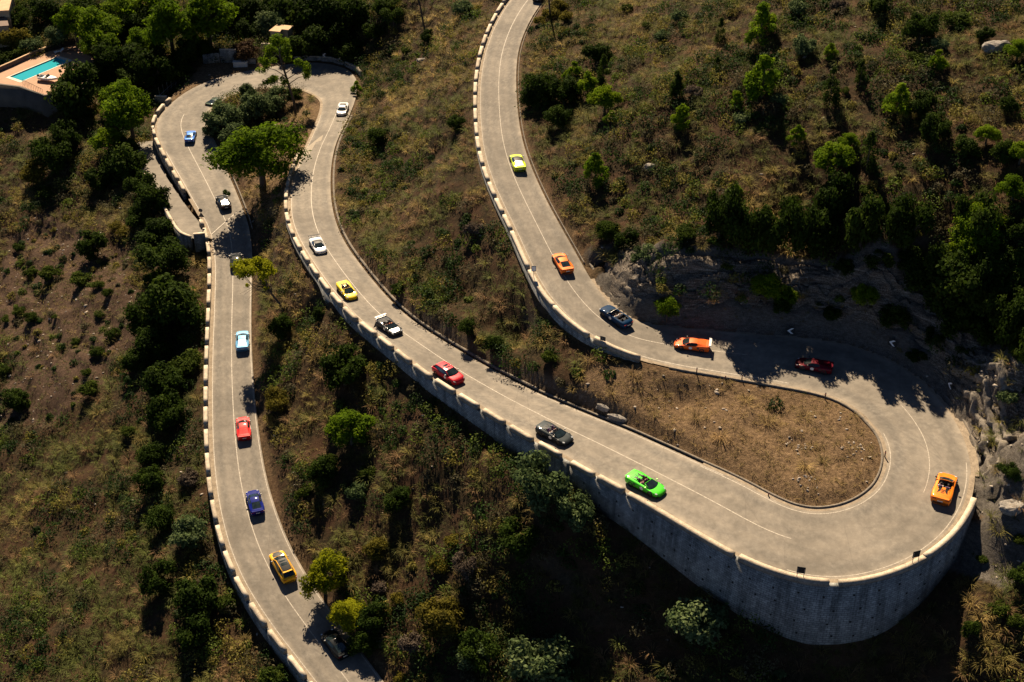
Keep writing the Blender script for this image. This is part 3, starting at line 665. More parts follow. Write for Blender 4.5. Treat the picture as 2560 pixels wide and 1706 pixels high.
# houses
m_plaster=stone_mat('tan_plaster',(.35,.24,.15),(.46,.33,.21),.7,.9,.1); m_win=plain('dark_window',(.02,.02,.025),.2)
def house(label,roofpx,down,wall_h,roofm,shade=False):
    mm=np.mean(roofpx,axis=0); down=ND(max(mm[0],0),max(mm[1],0),down); pts=[tuple(P(x,y,down)[:2]) for x,y in roofpx]; z1=CZ-down; c=np.mean(pts,axis=0); r=empty('house',(c[0],c[1],z1-wall_h)); tag(r,label,'house'); inv=Matrix.Translation(-r.location)
    prism('wall',grow(pts,-.25),z1-wall_h,z1-.25,m_plaster,r,inv); prism('roof',pts,z1-.25,z1,roofm,r,inv)
    p=np.array(pts); n=len(pts)
    for i in range(n):
        a,b_=p[i],p[(i+1)%n]; L_=np.linalg.norm(b_-a)
        if L_<3: continue
        t=(b_-a)/L_; nn=np.array([t[1],-t[0]]); 
        if np.dot(nn,(a+b_)/2-c)<0: nn=-nn
        for u in (np.arange(1.6,L_-1,2.6)):
            q=a+t*u-nn*.20; ang=math.atan2(t[1],t[0]); M=Matrix.Translation((q[0],q[1],z1-1.9))@Matrix.Rotation(ang,4,'Z')
            MB().box(-.45,-.12,-.6,.45,.12,.6,M).build('window',m_win,r).matrix_parent_inverse=inv
    return r
house('house with a sunlit flat tan roof cut by the top left corner',[(-60,-25),(34,-22),(22,26),(-60,30)],67.5,5,m_roof)
house('house with a brown roof just below the corner house, far left',[(-60,38),(16,40),(22,64),(-60,70)],69,4.5,m_brown)
house('small tan roofed house among the trees behind the far hairpin',[(672,77),(693,61),(733,65),(721,75),(704,73.5),(700,80)],67.5,3.5,m_roof)

# ---------------------------------------------------------------- signs, posts, poles
m_post=plain('galvanised_post',(.22,.22,.22),.5,.5); m_back=plain('sign_back_dark',(.035,.035,.04),.6); m_black=plain('sign_black',(.02,.02,.02),.5); m_signw=plain('sign_white',(.78,.78,.76),.45); m_red=plain('sign_red',(.55,.03,.03),.45)
def face_to(loc,target):
    v=Vector(target)-Vector(loc); return math.atan2(v.y,v.x)-math.pi/2   # local +Y looks at the target
def plate(pts,th=.03):
    n=len(pts); mb=MB(); mb.add([(x,-th/2,z) for x,z in pts]+[(x,th/2,z) for x,z in pts],[tuple(range(n)),tuple(range(n,2*n))[::-1]]+[(i,n+i,n+(i+1)%n,(i+1)%n) for i in range(n)]); return mb
def chevron_sign(label,g,rz,w=.95,zc=1.35,posts=1,group=None,flip=1):
    r=empty('chevron_sign',tuple(g),rz); tag(r,label,'road sign',group)
    h=w/2; plate([(-h,zc-h),(h,zc-h),(h,zc+h),(-h,zc+h)]).build('board',[m_black],r)
    for k in ((0,) if posts==1 else (-.32,.32)): MB().tube([(k*1.,-.05,-.4),(k*1.,-.05,zc+h*.6)],.035,6).build('post',m_post,r)
    s=h*.8; c=plate([(-s*flip,zc+s),(-s*.25*flip,zc+s),(s*flip,zc),(-s*.25*flip,zc-s),(-s*flip,zc-s),(s*.2*flip,zc)],.02); o=c.build('chevron',m_signw,r); o.location=(0,.022,0)
    return r
def triangle_sign(label,g,rz,cat='road sign',round_too=False):
    r=empty('warning_sign',tuple(g),rz); tag(r,label,cat); zc=1.75
    MB().tube([(0,-.05,-.3),(0,-.05,2.6 if round_too else 2.2)],.035,6).build('post',m_post,r)
    plate([(-.5,zc-.4),(.5,zc-.4),(0,zc+.47)]).build('board',m_back,r)
    o=plate([(-.42,zc-.34),(.42,zc-.34),(0,zc+.38)],.012).build('board_front',m_signw,r); o.location=(0,.024,0)
    if round_too:
        o=plate([(.33*math.cos(a),2.55+.33*math.sin(a)) for a in np.linspace(0,2*math.pi,17)[:-1]]).build('round_board',m_back,r)
    return r
def on_wall(side,st,off=.65,dz=.5):
    i=int(st*NS); R,n=(RA,nA) if side<0 else (RB,nB)
    return Vector((R[i,0]+n[i,0]*off,R[i,1]+n[i,1]*off,R[i,2]+dz)), Vector((RC[i,0],RC[i,1],RC[i,2]))
def near_station(side,px,py):
    R=RA if side<0 else RB; x,y,_=proj(R); return int(np.argmin((x-px)**2+(y-py)**2))/NS
for px,py,lab in ((2005,1446,'chevron board seen from behind on the near bend wall, left one of two'),(2270,1412,'chevron board seen from behind on the near bend wall, right one of two')):
    g,c=on_wall(1,near_station(1,px,py)); chevron_sign(lab,g,face_to(g,c),w=.82,zc=.95,posts=2)
for px,py,lab in ((1974,830,'white chevron sign on the rock side above the dark red car'),(2226,868,'white chevron sign on the shaded rock, second from the left'),(2371,967,'white chevron sign low on the rock strata at the bend'),(2462,1112,'white chevron sign on the right edge of the bend by the drain')):
    g=ground(px,py+14); k=int(np.argmin(((RC[:,:2]-np.array(g)[:2])**2).sum(1))); chevron_sign(lab,g,face_to(g,RC[k]),w=1.0,zc=.9)
for px,py,lab in ((722,146,'white chevron sign at the top of the far hairpin, nearest the slim pine'),(812,146,'white chevron sign in the middle of the curved low wall at the far hairpin'),(852,153,'white chevron sign at the right end of the far hairpin')):
    g=ground(px,py+8); k=int(np.argmin(((RC[:,:2]-np.array(g)[:2])**2).sum(1))); chevron_sign(lab,g,face_to(g,RC[k]),w=.95,zc=1.1)
g,c=on_wall(1,near_station(1,952,848)); triangle_sign('triangular warning sign seen from behind on the middle parapet',g,face_to(g,g+Vector((-1,1.2,0))))
g,c=on_wall(-1,16.9); triangle_sign('round and triangular signs on one post at the side road junction',g,face_to(g,g+Vector((.1,1,0))),round_too=True)
def mirror_sign(label,g,rz,w,h,zc,facem):
    r=empty('road_sign',tuple(g),rz); tag(r,label,'road sign'); MB().tube([(0,-.05,-.4),(0,-.05,zc+h*.3)],.035,6).build('post',m_post,r)
    plate([(-w/2,zc-h/2),(w/2,zc-h/2),(w/2,zc+h/2),(-w/2,zc+h/2)]).build('board',m_back,r); o=plate([(-w*.4,zc-h*.4),(w*.4,zc-h*.4),(w*.4,zc+h*.4),(-w*.4,zc+h*.4)],.012).build('board_front',facem,r); o.location=(0,.024,0)
g,c=on_wall(-1,near_station(-1,1340,706)); mirror_sign('small dark and white sign on the topmost parapet left of the blue convertible',g,face_to(g,(0,0,0)),.6,.8,1.2,m_signw)
g,c=on_wall(-1,near_station(-1,1517,863)); mirror_sign('small dark panel on the end of the topmost parapet',g,face_to(g,c),.7,.6,.6,m_signw)
# delineator posts round the island
def marker_post(label,px,py,h=.9):
    g=ground(px,py); r=empty('marker_post',tuple(g),random.uniform(-.3,.3)); tag(r,label,'post','marker posts round the near island')
    MB().box(-.06,-.05,-.2,.06,.05,h).build('post_body',m_back,r,bevel=.015); MB().box(-.062,-.052,h*.7,.062,.052,h*.82).build('reflector',m_red,r)
for px,py,lab in ((1741,938,'thin dark marker post below the orange winged car'),(1854,955,'dark marker post on the island kerb, second from the left'),(2062,1000,'dark marker post on the island kerb below the dark red car'),(2211,1146,'dark marker post at the right tip of the island'),(1920,1246,'stubby dark post on the lower rim of the island, right of the green car'),(1813,952,'stubby grey stone post beside the island kerb')):
    marker_post(lab,px,py,.6 if 'stubby' in lab else .95)
for px,py,lab in ((2437,1262,'leaning steel post beside the orange car on the bend'),(2428,1088,'pale thin post at the drain above the orange car on the bend')):
    g=ground(px,py); r=empty('marker_post',tuple(g)); tag(r,label:=lab,'post'); MB().tube([(0,0,-.3),(.08,.02,1.1)],.05,6).build('post_body',m_post,r); MB().box(.03,-.03,1.02,.13,.07,1.12).build('cap',m_back,r)
# utility poles
m_wood=stone_mat('dark_wood',(.03,.025,.02),(.07,.055,.04),4,.9,.2)
def pole(label,px,py,h,lean):
    g=ground(px,py); r=empty('utility_pole',tuple(g)); tag(r,label,'pole'); MB().tube([(0,0,-.5),(lean*.5,0,h*.5),(lean,0,h)],[.16,.14,.11],8).build('shaft',m_wood,r)
    MB().box(-.7,-.06,-.06,.7,.06,.06,Matrix.Translation((lean*.93,0,h*.93))).build('crossarm',m_wood,r)
    for x in (-.55,0,.55): MB().tube([(lean*.93+x,0,h*.93+.06),(lean*.93+x,0,h*.93+.25)],.05,6).build('insulator',m_back,r)
pole('dark wooden utility pole leaning in the shade of the upper trees',1062,73,8.,-1.3)
pole('dark wooden utility pole beside the top of the uppermost road',1378,55,7.5,-.9)

# ---------------------------------------------------------------- layered rock cut on the uphill side of the near hairpin
m_cut,nt,b=newmat('layered_rock'); p=wpos(nt)
at=N(nt,'ShaderNodeAttribute',attribute_name='lane'); mp=N(nt,'ShaderNodeMapping'); mp.inputs['Scale'].default_value=(.14,2.6,.6); nt.links.new(at.outputs['Color'],mp.inputs[0])
f1=noise(nt,2.2,7,.75,mp.outputs[0],.3); f2=noise(nt,7,4,.7,p)
nt.links.new(ramp(nt,mix(nt,.45,f1,f2),[(.38,(.016,.012,.008)),(.47,(.060,.046,.033)),(.54,(.15,.125,.098)),(.66,(.36,.32,.265))]),b.inputs['Base Color']); b.inputs['Roughness'].default_value=.95
bump(nt,b,mix(nt,.5,f1,f2),.9,.15)
def rock_face(label,lo,hi,seed):
    R0=RB[int(lo*NS):int(hi*NS)+1]; p,s=along(R0,.22); t=nrm2(p); t=smooth(t,31) if len(t)>40 else t; nout=np.stack([t[:,1],-t[:,0]],1); nv=44; m=len(p)
    q=np.zeros((m,nv,2)); V=np.zeros((m,nv,3)); vv=np.linspace(0,1,nv); OFF=6.6
    end=np.clip(np.minimum(s,s[-1]-s)/3.,0,1)
    ss=np.repeat(s[:,None],nv,1); v2=np.repeat(vv[None],m,0)
    o=.95+(OFF-.95)*v2
    xy=p[:,None,:2]+nout[:,None]*o[...,None]
    zt=zat(p[:,0]+nout[:,0]*OFF,p[:,1]+nout[:,1]*OFF,ZTG)+.12-p[:,2]
    zt=np.maximum(zt,.4)
    flat=np.stack([ss.ravel(),(v2*9).ravel()],1)
    f=np.clip(v2*1.0,0,1); f=1-(1-f)**1.7
    st=6.0; g=f*st+ (vnoise(flat*np.array([.30,.55]),1.0,seed)-.5).reshape(m,nv)*1.1+ss*.05
    fr=g-np.floor(g); g2=np.floor(g)+np.clip((fr-.25)/.35,0,1)
    f=np.clip(f+(g2-g)/st*(.85*np.sin(np.pi*np.clip(v2,0,1))**.6),0,1.08)
    rough=((vnoise(flat*np.array([.9,.9]),1.0,seed+1)-.5)*.6+(vnoise(flat*np.array([2.3,2.]),1.0,seed+2)-.5)*.4+(vnoise(flat*np.array([4.6,4.]),1.0,seed+3)-.5)*.25).reshape(m,nv)
    rr_=np.random.default_rng(seed); T1=rr_.random((64,4096)); off_=rr_.random(64)*3; wid_=.7+rr_.random(64)*1.7
    row=np.clip(np.floor(g).astype(int)%64,0,63); cell=np.floor(ss/wid_[row]+off_[row]*3).astype(int)%4096; blk=T1[row,cell]-.5
    row2=np.floor(g*2.6).astype(int)%64; cell2=np.floor(ss/(.35+.5*wid_[row2]*.5)+off_[row2]).astype(int)%4096; blk2=T1[(row2+7)%64,cell2]-.5
    rough=(rough+blk*.9+blk2*.45)*np.sin(np.pi*v2)**.5
    z=p[:,2][:,None]-.15+zt[:,None]*f+rough*.75
    xy=xy+nout[:,None]*(rough*.6)[...,None]
    z=z-(1-end)[:,None]*.9
    V=np.concatenate([xy,z[...,None]],-1).reshape(-1,3); ii=np.arange(m*nv).reshape(m,nv)
    Fq=np.stack([ii[:-1,:-1],ii[1:,:-1],ii[1:,1:],ii[:-1,1:]],-1).reshape(-1,4)
    cc=np.stack([ss.ravel(),z.ravel()*1.2,(v2*5).ravel()],1)
    return tag(nobj('rock_cut',V,Fq,m_cut,smooth=False,cols=cc,colname='lane'),label,'rock')
rock_face('long layered grey rock face along the uphill side of the shaded bend',79.2,97.6,71)

for i_,(lo,hi,o0,lab) in enumerate(((78.4,81.6,1.7,'lowest pale rock ledge curving along the outside of the near bend'),(78.8,82.6,2.7,'middle pale rock ledge curving along the outside of the near bend'),(79.4,83.4,3.8,'highest pale rock ledge curving along the outside of the near bend'))):
    p,s_=along(RB[int(lo*NS):int(hi*NS)+1],.3); t=smooth(nrm2(p),9); t/=np.linalg.norm(t,axis=1)[:,None]; no=np.stack([t[:,1],-t[:,0]],1); r_=np.random.default_rng(500+i_)
    m=len(p); wob=(vnoise(np.c_[s_*.5,np.full(m,i_*9.)],1.,90)-.5)*.7; V=[]; wd=.42+.3*vnoise(np.c_[s_*.8,np.full(m,3.)],1.,91); en=np.clip(np.minimum(s_,s_[-1]-s_)/1.5,.15,1)
    for k in range(m):
        c=p[k,:2]+no[k]*(o0+wob[k]); zt=float(zat(c[0],c[1],ZTG)); bl=int(s_[k]/.9); rb=np.random.default_rng(700+i_*50+bl).random(3); h=(.12+.30*rb[0])*en[k]; jo=(rb[1]-.5)*.45+.12*r_.normal()
        for o_,dz in ((-.05,-.7),(-.08+.1*r_.random(),h*.8),(.05,h),(wd[k]*.7,h*(.95+.1*r_.random())),(wd[k],h*.75),(wd[k]+.1,-.7)): V.append((c[0]+no[k,0]*(o_*(1+.8*rb[2])+jo),c[1]+no[k,1]*(o_*(1+.8*rb[2])+jo),zt+dz))
    Fq=[(k*6+j,k*6+(j+1)%6,(k+1)*6+(j+1)%6,(k+1)*6+j) for k in range(m-1) for j in range(6)]
    o=nobj('rock_ledge',np.array(V),[np.array(Fq),np.array([[5,4,3,2,1,0],[(m-1)*6+j for j in range(6)]])],stone_mat('pale_strata',(.05,.043,.034),(.27,.235,.19),1.8,.95,.9,8) if i_==0 else bpy.data.materials['pale_strata'])
    bm=bmesh.new(); bm.from_mesh(o.data); bmesh.ops.recalc_face_normals(bm,faces=bm.faces); bm.to_mesh(o.data); bm.free(); tag(o,lab,'rock')

# ---------------------------------------------------------------- cars
def paint(name,c,metal=.15,rough=.48):
    m,nt,b=newmat(name); b.inputs['Base Color'].default_value=(*c,1); b.inputs['Metallic'].default_value=metal; b.inputs['Roughness'].default_value=rough
    dk=max(c)<.2; b.inputs['Coat Weight'].default_value=.25 if dk else .4; b.inputs['Coat Roughness'].default_value=.07; b.inputs['Specular IOR Level'].default_value=.03 if dk else .15
    f=noise(nt,3,3,.6,opos(nt)); nt.links.new(ramp(nt,f,[(.3,tuple(x*.88 for x in c)),(.7,c)]),b.inputs['Base Color'])
    r=N(nt,'ShaderNodeMapRange'); r.inputs['To Min'].default_value=rough*.8; r.inputs['To Max'].default_value=rough*1.3; nt.links.new(f,r.inputs[0]); nt.links.new(r.outputs[0],b.inputs['Roughness'])
    return m
m_glass,nt,b=newmat('tinted_glass'); b.inputs['Base Color'].default_value=(.012,.02,.022,1); b.inputs['Roughness'].default_value=.08; b.inputs['Coat Weight'].default_value=.5
nt.links.new(ramp(nt,noise(nt,2,2,.5,opos(nt)),[(.3,(.008,.014,.016)),(.7,(.02,.032,.034))]),b.inputs['Base Color'])
m_tyre=plain('tyre_rubber',(.018,.018,.018),.85); m_rim_d=plain('dark_rim',(.06,.06,.065),.35,.7); m_trim=plain('black_trim',(.02,.02,.022),.45)
m_carbon=plain('carbon_black',(.018,.018,.02),.45,0); m_carbon.node_tree.nodes['Principled BSDF'].inputs['Specular IOR Level'].default_value=.08; m_lamp=plain('lamp_glass',(.55,.58,.6),.12,.2); m_tail=plain('tail_lamp_red',(.30,.01,.01),.25); m_roundel=plain('roundel_white',(.75,.74,.7),.5)
m_plate=plain('number_plate',(.65,.65,.6),.5); m_seat=plain('seat_leather',(.05,.045,.045),.6); m_seatp=plain('seat_purple',(.09,.04,.13),.6); m_int=plain('interior_dark',(.02,.02,.022),.7)
m_silver=plain('silver_cover',(.5,.5,.5),.3,.6)
def ipol(st,n):
    st=sorted(st,reverse=True); X=np.array(st,float); t=np.r_[0,np.cumsum(np.abs(np.diff(X[:,0])))]; out=catmull(X,max(2,n)); return out
def body_mesh(st,opening=None,mat=None,low=.14):
    """st rows: x, half width, hood height, shoulder height"""
    R=ipol(st,3); R=R[np.argsort(-R[:,0])]; V=[];Fq=[]; m=len(R)
    for x,w,top,sh in R:
        w=max(w,.02); lo=low+.0
        half=[(0,lo),(.75*w,lo),(.93*w,lo+.07),(.985*w,lo+.22),(w,(lo+sh)*.5+.06),(.985*w,sh-.05),(.91*w,sh+.012),(.70*w,top+.004),(.36*w,top+.014),(0,top+.02)]
        ring=half+[(-a,b) for a,b in half[-2:0:-1]]
        V+=[(x,a,b) for a,b in ring]
    k=18
    for i in range(m-1):
        for j in range(k):
            j2=(j+1)%k
            if opening and j in (7,8,9,10) :
                xm=(R[i,0]+R[i+1,0])/2
                if opening[0]<xm<opening[1]: continue
            Fq.append((i*k+j,(i+1)*k+j,(i+1)*k+j2,i*k+j2))
    mb=MB(); mb.add(V,Fq); mb.f.append(tuple(range(k))); mb.f.append(tuple((m-1)*k+j for j in range(k))[::-1])
    return mb.mesh('body',mat,smooth=True),R
def cab_pieces(cs):
    """cs rows: x, base half width, top half width, base z, top z, crown -> dict of MBs"""
    return cs
def quadgrid(rows):
    mb=MB(); n=len(rows[0]); V=[tuple(p) for r in rows for p in r]; Fq=[]
    for i in range(len(rows)-1):
        for j in range(n-1): Fq.append((i*n+j,i*n+j+1,(i+1)*n+j+1,(i+1)*n+j))
    return mb.add(V,Fq)
def span(x,w,z,crown,n=7,bow=0): return [(x+bow*(1-(2*u-1)**2),w*(2*u-1),z+crown*(1-(2*u-1)**2)) for u in np.linspace(0,1,n)]
def part(name,mb,mat,parent,smooth=True,bevel=0): return mb.build(name,mat,parent,smooth=smooth,bevel=bevel)
def lathe_y(pr,n=20):
    """profile (y,r) round the y axis"""
    mb=MB(); k=len(pr); V=[]; Fq=[]
    for j in range(n):
        a=2*math.pi*j/n; V+=[(r*math.cos(a),y,r*math.sin(a)) for y,r in pr]
    for j in range(n):
        j2=(j+1)%n
        for i in range(k-1): Fq.append((j*k+i,j*k+i+1,j2*k+i+1,j2*k+i))
    return mb.add(V,Fq)
_wheel={}
def wheels(root,xs,y,r,wd=.30):
    key=(round(r,3),wd)
    if key not in _wheel:
        ty=lathe_y([(-wd/2,r*.62),(-wd/2,r*.93),(-wd*.38,r),(wd*.38,r),(wd/2,r*.93),(wd/2,r*.62),(wd*.3,r*.60)]).mesh('wheel',m_tyre,smooth=False)
        rm=lathe_y([(wd*.30,0.001),(wd*.34,r*.14),(wd*.2,r*.16),(wd*.2,r*.55),(wd*.42,r*.6),(wd*.42,r*.66)]); 
        for q in range(5):
            M=Matrix.Rotation(q*2*math.pi/5,4,'Y'); rm.box(-.035,wd*.28,r*.1,.035,wd*.40,r*.6,M)
        _wheel[key]=(ty,rm.mesh('rim',m_rim_d),lathe_y([(wd*.22,.0),(wd*.22,r*1.10),(wd*.36,r*1.10),(wd*.36,.0)],18).mesh('wheel_arch',m_trim))
    ty,rm,ar=_wheel[key]
    for x in xs:
        for s in (1,-1):
            w=link(bpy.data.objects.new('wheel',ty),root); w.location=(x,s*(y-wd/2+.012),r); w.rotation_euler=(0,0,0 if s>0 else math.pi)
            q=link(bpy.data.objects.new('rim',rm),w)
            a=link(bpy.data.objects.new('wheel_arch',ar),root); a.location=(x,s*(y-wd/2+.008-.045),r+.015); a.rotation_euler=(0,0,0 if s>0 else math.pi)
def mirrors(root,x,y,z,mat):
    for s in (1,-1):
        mb=MB(); mb.tube([(x,s*(y-.10),z-.06),(x-.03,s*(y+.06),z)],.02,5); mb.box(x-.10,s*(y+.12)-.11,z-.045,x+.03,s*(y+.12)+.11,z+.075); part('mirror',mb,mat,root,False,.015)
def roundels(root,x,y,z,lean=.2,r=.23):
    for s in (1,-1):
        mb=MB(); n=16; V=[]
        for dy in (0,.012): V+=[(x+r*math.cos(a),s*(y+dy-(r*math.sin(a))*lean*0),z+r*.85*math.sin(a)) for a in np.linspace(0,2*math.pi,n+1)[:-1]]
        mb.add(V,[tuple(range(n)),tuple(range(n,2*n))]+[(i,(i+1)%n,n+(i+1)%n,n+i) for i in range(n)]); part('roundel',mb,m_roundel,root,False)
SUP=[(2.29,.40,.40,.33),(2.24,.62,.45,.39),(2.12,.78,.52,.47),(1.9,.905,.59,.58),(1.4,.965,.67,.71),(.9,.945,.74,.74),(.4,.925,.80,.78),(-.3,.935,.85,.82),(-.85,.975,.91,.88),(-1.3,.99,.95,.92),(-1.8,.97,.96,.91),(-2.1,.92,.95,.88),(-2.22,.83,.86,.80),(-2.25,.70,.80,.76)]
SUV=[(2.56,.50,.58,.46),(2.51,.72,.66,.56),(2.36,.90,.80,.72),(2.1,.97,.92,.86),(1.5,1.0,1.0,.98),(.9,.99,1.06,1.03),(.2,.985,1.08,1.06),(-.6,.985,1.10,1.08),(-1.4,1.005,1.13,1.10),(-2.0,.99,1.12,1.08),(-2.35,.93,1.06,1.0),(-2.5,.82,.96,.88),(-2.54,.66,.90,.82)]
GT=[(2.40,.46,.56,.44),(2.35,.66,.63,.52),(2.2,.85,.75,.66),(1.95,.93,.82,.76),(1.4,.955,.90,.88),(.8,.95,.94,.91),(.2,.945,.95,.92),(-.6,.945,.96,.93),(-1.3,.965,.99,.95),(-1.9,.94,1.0,.94),(-2.2,.87,.95,.88),(-2.36,.76,.84,.76),(-2.40,.58,.76,.68)]
def seat(x,y,mat,z=.28):
    mb=MB(); mb.box(x-.25,y-.25,z,x+.27,y+.25,z+.16); M=Matrix.Translation((x-.24,y,z+.1))@Matrix.Rotation(-.32,4,'Y'); mb.box(-.09,-.25,0,.09,.25,.62,M); mb.box(-.07,-.14,.62,.06,.14,.82,M); return mb
def make_car(kind,label,col,metal=.15,open_top=False,roof=None,hood=None,wing=None,cover='louvre',rims=None,deck=None,stripe=None,cat='car',rnd=True,mats=None,seatmat=None,name='sports_car'):
    r=empty(name); tag(r,label,cat,'convoy of cars on the hairpin road')
    pm=paint(label.split(' ')[0]+'_paint',col,metal)
    roofm=roof or pm; hoodm=hood
    if kind=='super':
        me,R=body_mesh(SUP,(-.55,.62) if open_top else None,pm); link(bpy.data.objects.new('body',me),r)
        wheels(r,(1.33,-1.32),.995,.345)
        mb=quadgrid([span(1.12,.70,.735,.03,9,.16),span(.75,.66,.90,.03,9,.10),span(.36,.58,1.06,.03,9,.05)]); part('windshield',mb,m_glass,r)
        for s in (1,-1):   # pillars
            part('pillar',MB().tube([(1.10,s*.72,.73),(.75,s*.675,.90),(.36,s*.595,1.07)],.035,5),pm,r)
        if not open_top:
            mb=quadgrid([span(.36,.585,1.065,.035,9,.05),span(.0,.57,1.13,.035,9),span(-.35,.56,1.135,.035,9),span(-.65,.55,1.11,.03,9)]); part('roof',mb,roofm,r)
            for s in (1,-1):
                mb=quadgrid([[(.95,s*.80,.765),(.95,s*.71,.80)],[(.36,s*.835,.80),(.36,s*.60,1.06)],[(0,s*.845,.83),(0,s*.585,1.125)],[(-.35,s*.84,.86),(-.35,s*.575,1.13)],[(-.72,s*.80,.90),(-.72,s*.565,1.09)]]); part('side_window',mb,m_glass,r)
                mb=quadgrid([[(-.72,s*.80,.90),(-.65,s*.555,1.108)],[(-1.2,s*.80,.945),(-1.2,s*.56,1.04)],[(-1.75,s*.78,.955),(-1.75,s*.60,.975)]]); part('rear_buttress',mb,pm,r)
            if cover=='glass': rows=[span(-.65,.55,1.11,.03,7),span(-1.2,.55,1.045,.02,7),span(-1.75,.58,.975,.01,7)]; part('rear_window',quadgrid(rows),m_glass,r)
            else:
                rows=[span(-.65,.55,1.11,.03,7),span(-1.2,.56,1.035,.02,7),span(-1.78,.62,.968,.01,7)]; part('engine_cover',quadgrid(rows),pm if cover=='louvre' else (deck or m_silver),r)
                for k,x in enumerate((-.88,-1.08,-1.28,-1.48)):
                    M=Matrix.Translation((x,0,1.085-.147*(k+.3)*.62+.02))@Matrix.Rotation(.10,4,'Y'); part('louvre',MB().box(-.055,-.34+.02*k,-.012,.055,.34-.02*k,.02,M),m_carbon if cover=='louvre' else m_silver,r,False)
        else:
            mb=MB(); x0,x1,w=-.56,.62,.66
            mb.add([(x0,-w,.28),(x1,-w,.28),(x1,w,.28),(x0,w,.28),(x0,-w,.85),(x1,-w,.77),(x1,w,.77),(x0,w,.85)],[(0,1,2,3),(0,4,5,1),(1,5,6,2),(2,6,7,3),(3,7,4,0)]); part('cockpit',mb,m_int,r,False)
            mb=MB(); mb.box(.42,-.62,.60,.80,.62,.79); part('dashboard',mb,m_int,r,False,.04)
            for y in (.34,-.34): part('seat',seat(-.12,y,m_seat),seatmat or m_seat,r,False,.04)
            part('steering_wheel',MB().tube([(.36+.05*math.sin(a)*0+.07*math.sin(a),.34+.17*math.cos(a),.80+.15*math.sin(a)) for a in np.linspace(0,2*math.pi,13)],.016,5,False),m_trim,r)
            rows=[span(-.56,.62,.93,.04,7),span(-.95,.60,1.0,.03,7),span(-1.75,.62,.972,.01,7)]; part('engine_cover',quadgrid(rows),deck or pm,r)
            for s in (1,-1):
                M=Matrix.Translation((-.62,s*.36,.93)); part('roll_hoop',MB().box(-.28,-.17,0,.06,.17,.14,M),deck or m_carbon,r,False,.05)
                part('deck_vent',MB().add([(-.85,s*.16,1.035),(-.85,s*.42,1.03),(-1.6,s*.50,.985),(-1.25,s*.22,1.02)],[(0,1,2,3)] if s>0 else [(3,2,1,0)]),m_carbon,r,False)
            part('windshield_frame',MB().tube(span(.36,.60,1.075,.03,9,.05),.03,5),pm if not roof else roofm,r)
            for k,x in enumerate((-1.05,-1.25,-1.45)): part('louvre',MB().box(x-.05,-.16,1.015-.02*k,x+.05,.16,1.045-.02*k),m_carbon,r,False)
        part('front_splitter',MB().box(1.98,-.80,.10,2.24,.80,.15),m_trim,r,False); 
        for s in (1,-1):
            part('air_intake',MB().box(2.10,s*.56-.2,.18,2.245,s*.56+.2,.34,None),m_trim,r,False,.03)
            part('headlight',MB().add([(1.98,s*.86,.585),(2.14,s*.70,.515),(2.06,s*.52,.545),(1.86,s*.72,.628)],[(0,1,2,3)] if s<0 else [(3,2,1,0)]),m_lamp,r,False)
            part('tail_light',MB().box(-2.262,s*.62-.22,.74,-2.2,s*.62+.22,.81),m_tail,r,False)
            part('side_intake',MB().add([(-.62,s*.972,.52),(-.95,s*1.0,.45),(-.95,s*1.0,.72),(-.75,s*.985,.76)],[(0,1,2,3)]),m_trim,r,False)
            part('side_skirt',MB().box(-.95,s*.955-.03,.10,.95,s*.955+.02,.2),m_trim,r,False)
        part('rear_diffuser',MB().box(-2.25,-.78,.16,-2.1,.78,.50),m_trim,r,False,.02)
        part('number_plate',MB().box(-2.275,-.26,.52,-2.25,.26,.63),m_plate,r,False)
        part('tail_spoiler',MB().box(-2.27,-.80,.925,-2.02,.80,.965),hood or pm,r,False,.012)
        if wing is not None:
            mb=MB(); mb.box(-2.42,-.88,1.19,-2.12,.88,1.225); mb.box(-2.44,-.90,1.10,-2.06,-.88,1.26); mb.box(-2.44,.88,1.10,-2.06,.90,1.26); part('rear_wing',mb,wing,r,False)
            for s in (1,-1): part('wing_strut',MB().box(-2.24,s*.45-.025,.92,-2.14,s*.45+.025,1.19),m_carbon,r,False)
        if hoodm: part('bonnet_panel',quadgrid([span(1.10,.60,.755,.03,7,.12),span(1.5,.62,.70,.012,7,.05),span(1.95,.50,.62,.01,7,.05)]),hoodm,r)
        mirrors(r,.78,.86,.93,m_trim if not stripe else stripe)
        if rnd: roundels(r,.15,.935,.52)
    elif kind=='suv':
        me,R=body_mesh(SUV,None,pm,.22); link(bpy.data.objects.new('body',me),r); wheels(r,(1.52,-1.48),1.015,.385,.32)
        part('windshield',quadgrid([span(1.25,.76,1.06,.02,9,.16),span(.85,.71,1.30,.03,9,.1),span(.40,.64,1.53,.03,9,.06)]),m_glass,r)
        part('roof',quadgrid([span(.40,.645,1.535,.035,9,.06),span(-.2,.65,1.60,.035,9),span(-.9,.64,1.595,.03,9),span(-1.55,.60,1.53,.03,9)]),roofm,r)
        part('rear_window',quadgrid([span(-1.55,.60,1.525,.03,9),span(-1.95,.66,1.36,.02,9),span(-2.3,.72,1.12,.02,9)]),m_glass,r)
        part('tail_spoiler',MB().box(-1.82,-.60,1.475,-1.52,.60,1.515,None),pm,r,False,.015)
        part('sunroof',quadgrid([span(.1,.42,1.603,.02,5),span(-.75,.42,1.632,.015,5)]),m_glass,r)
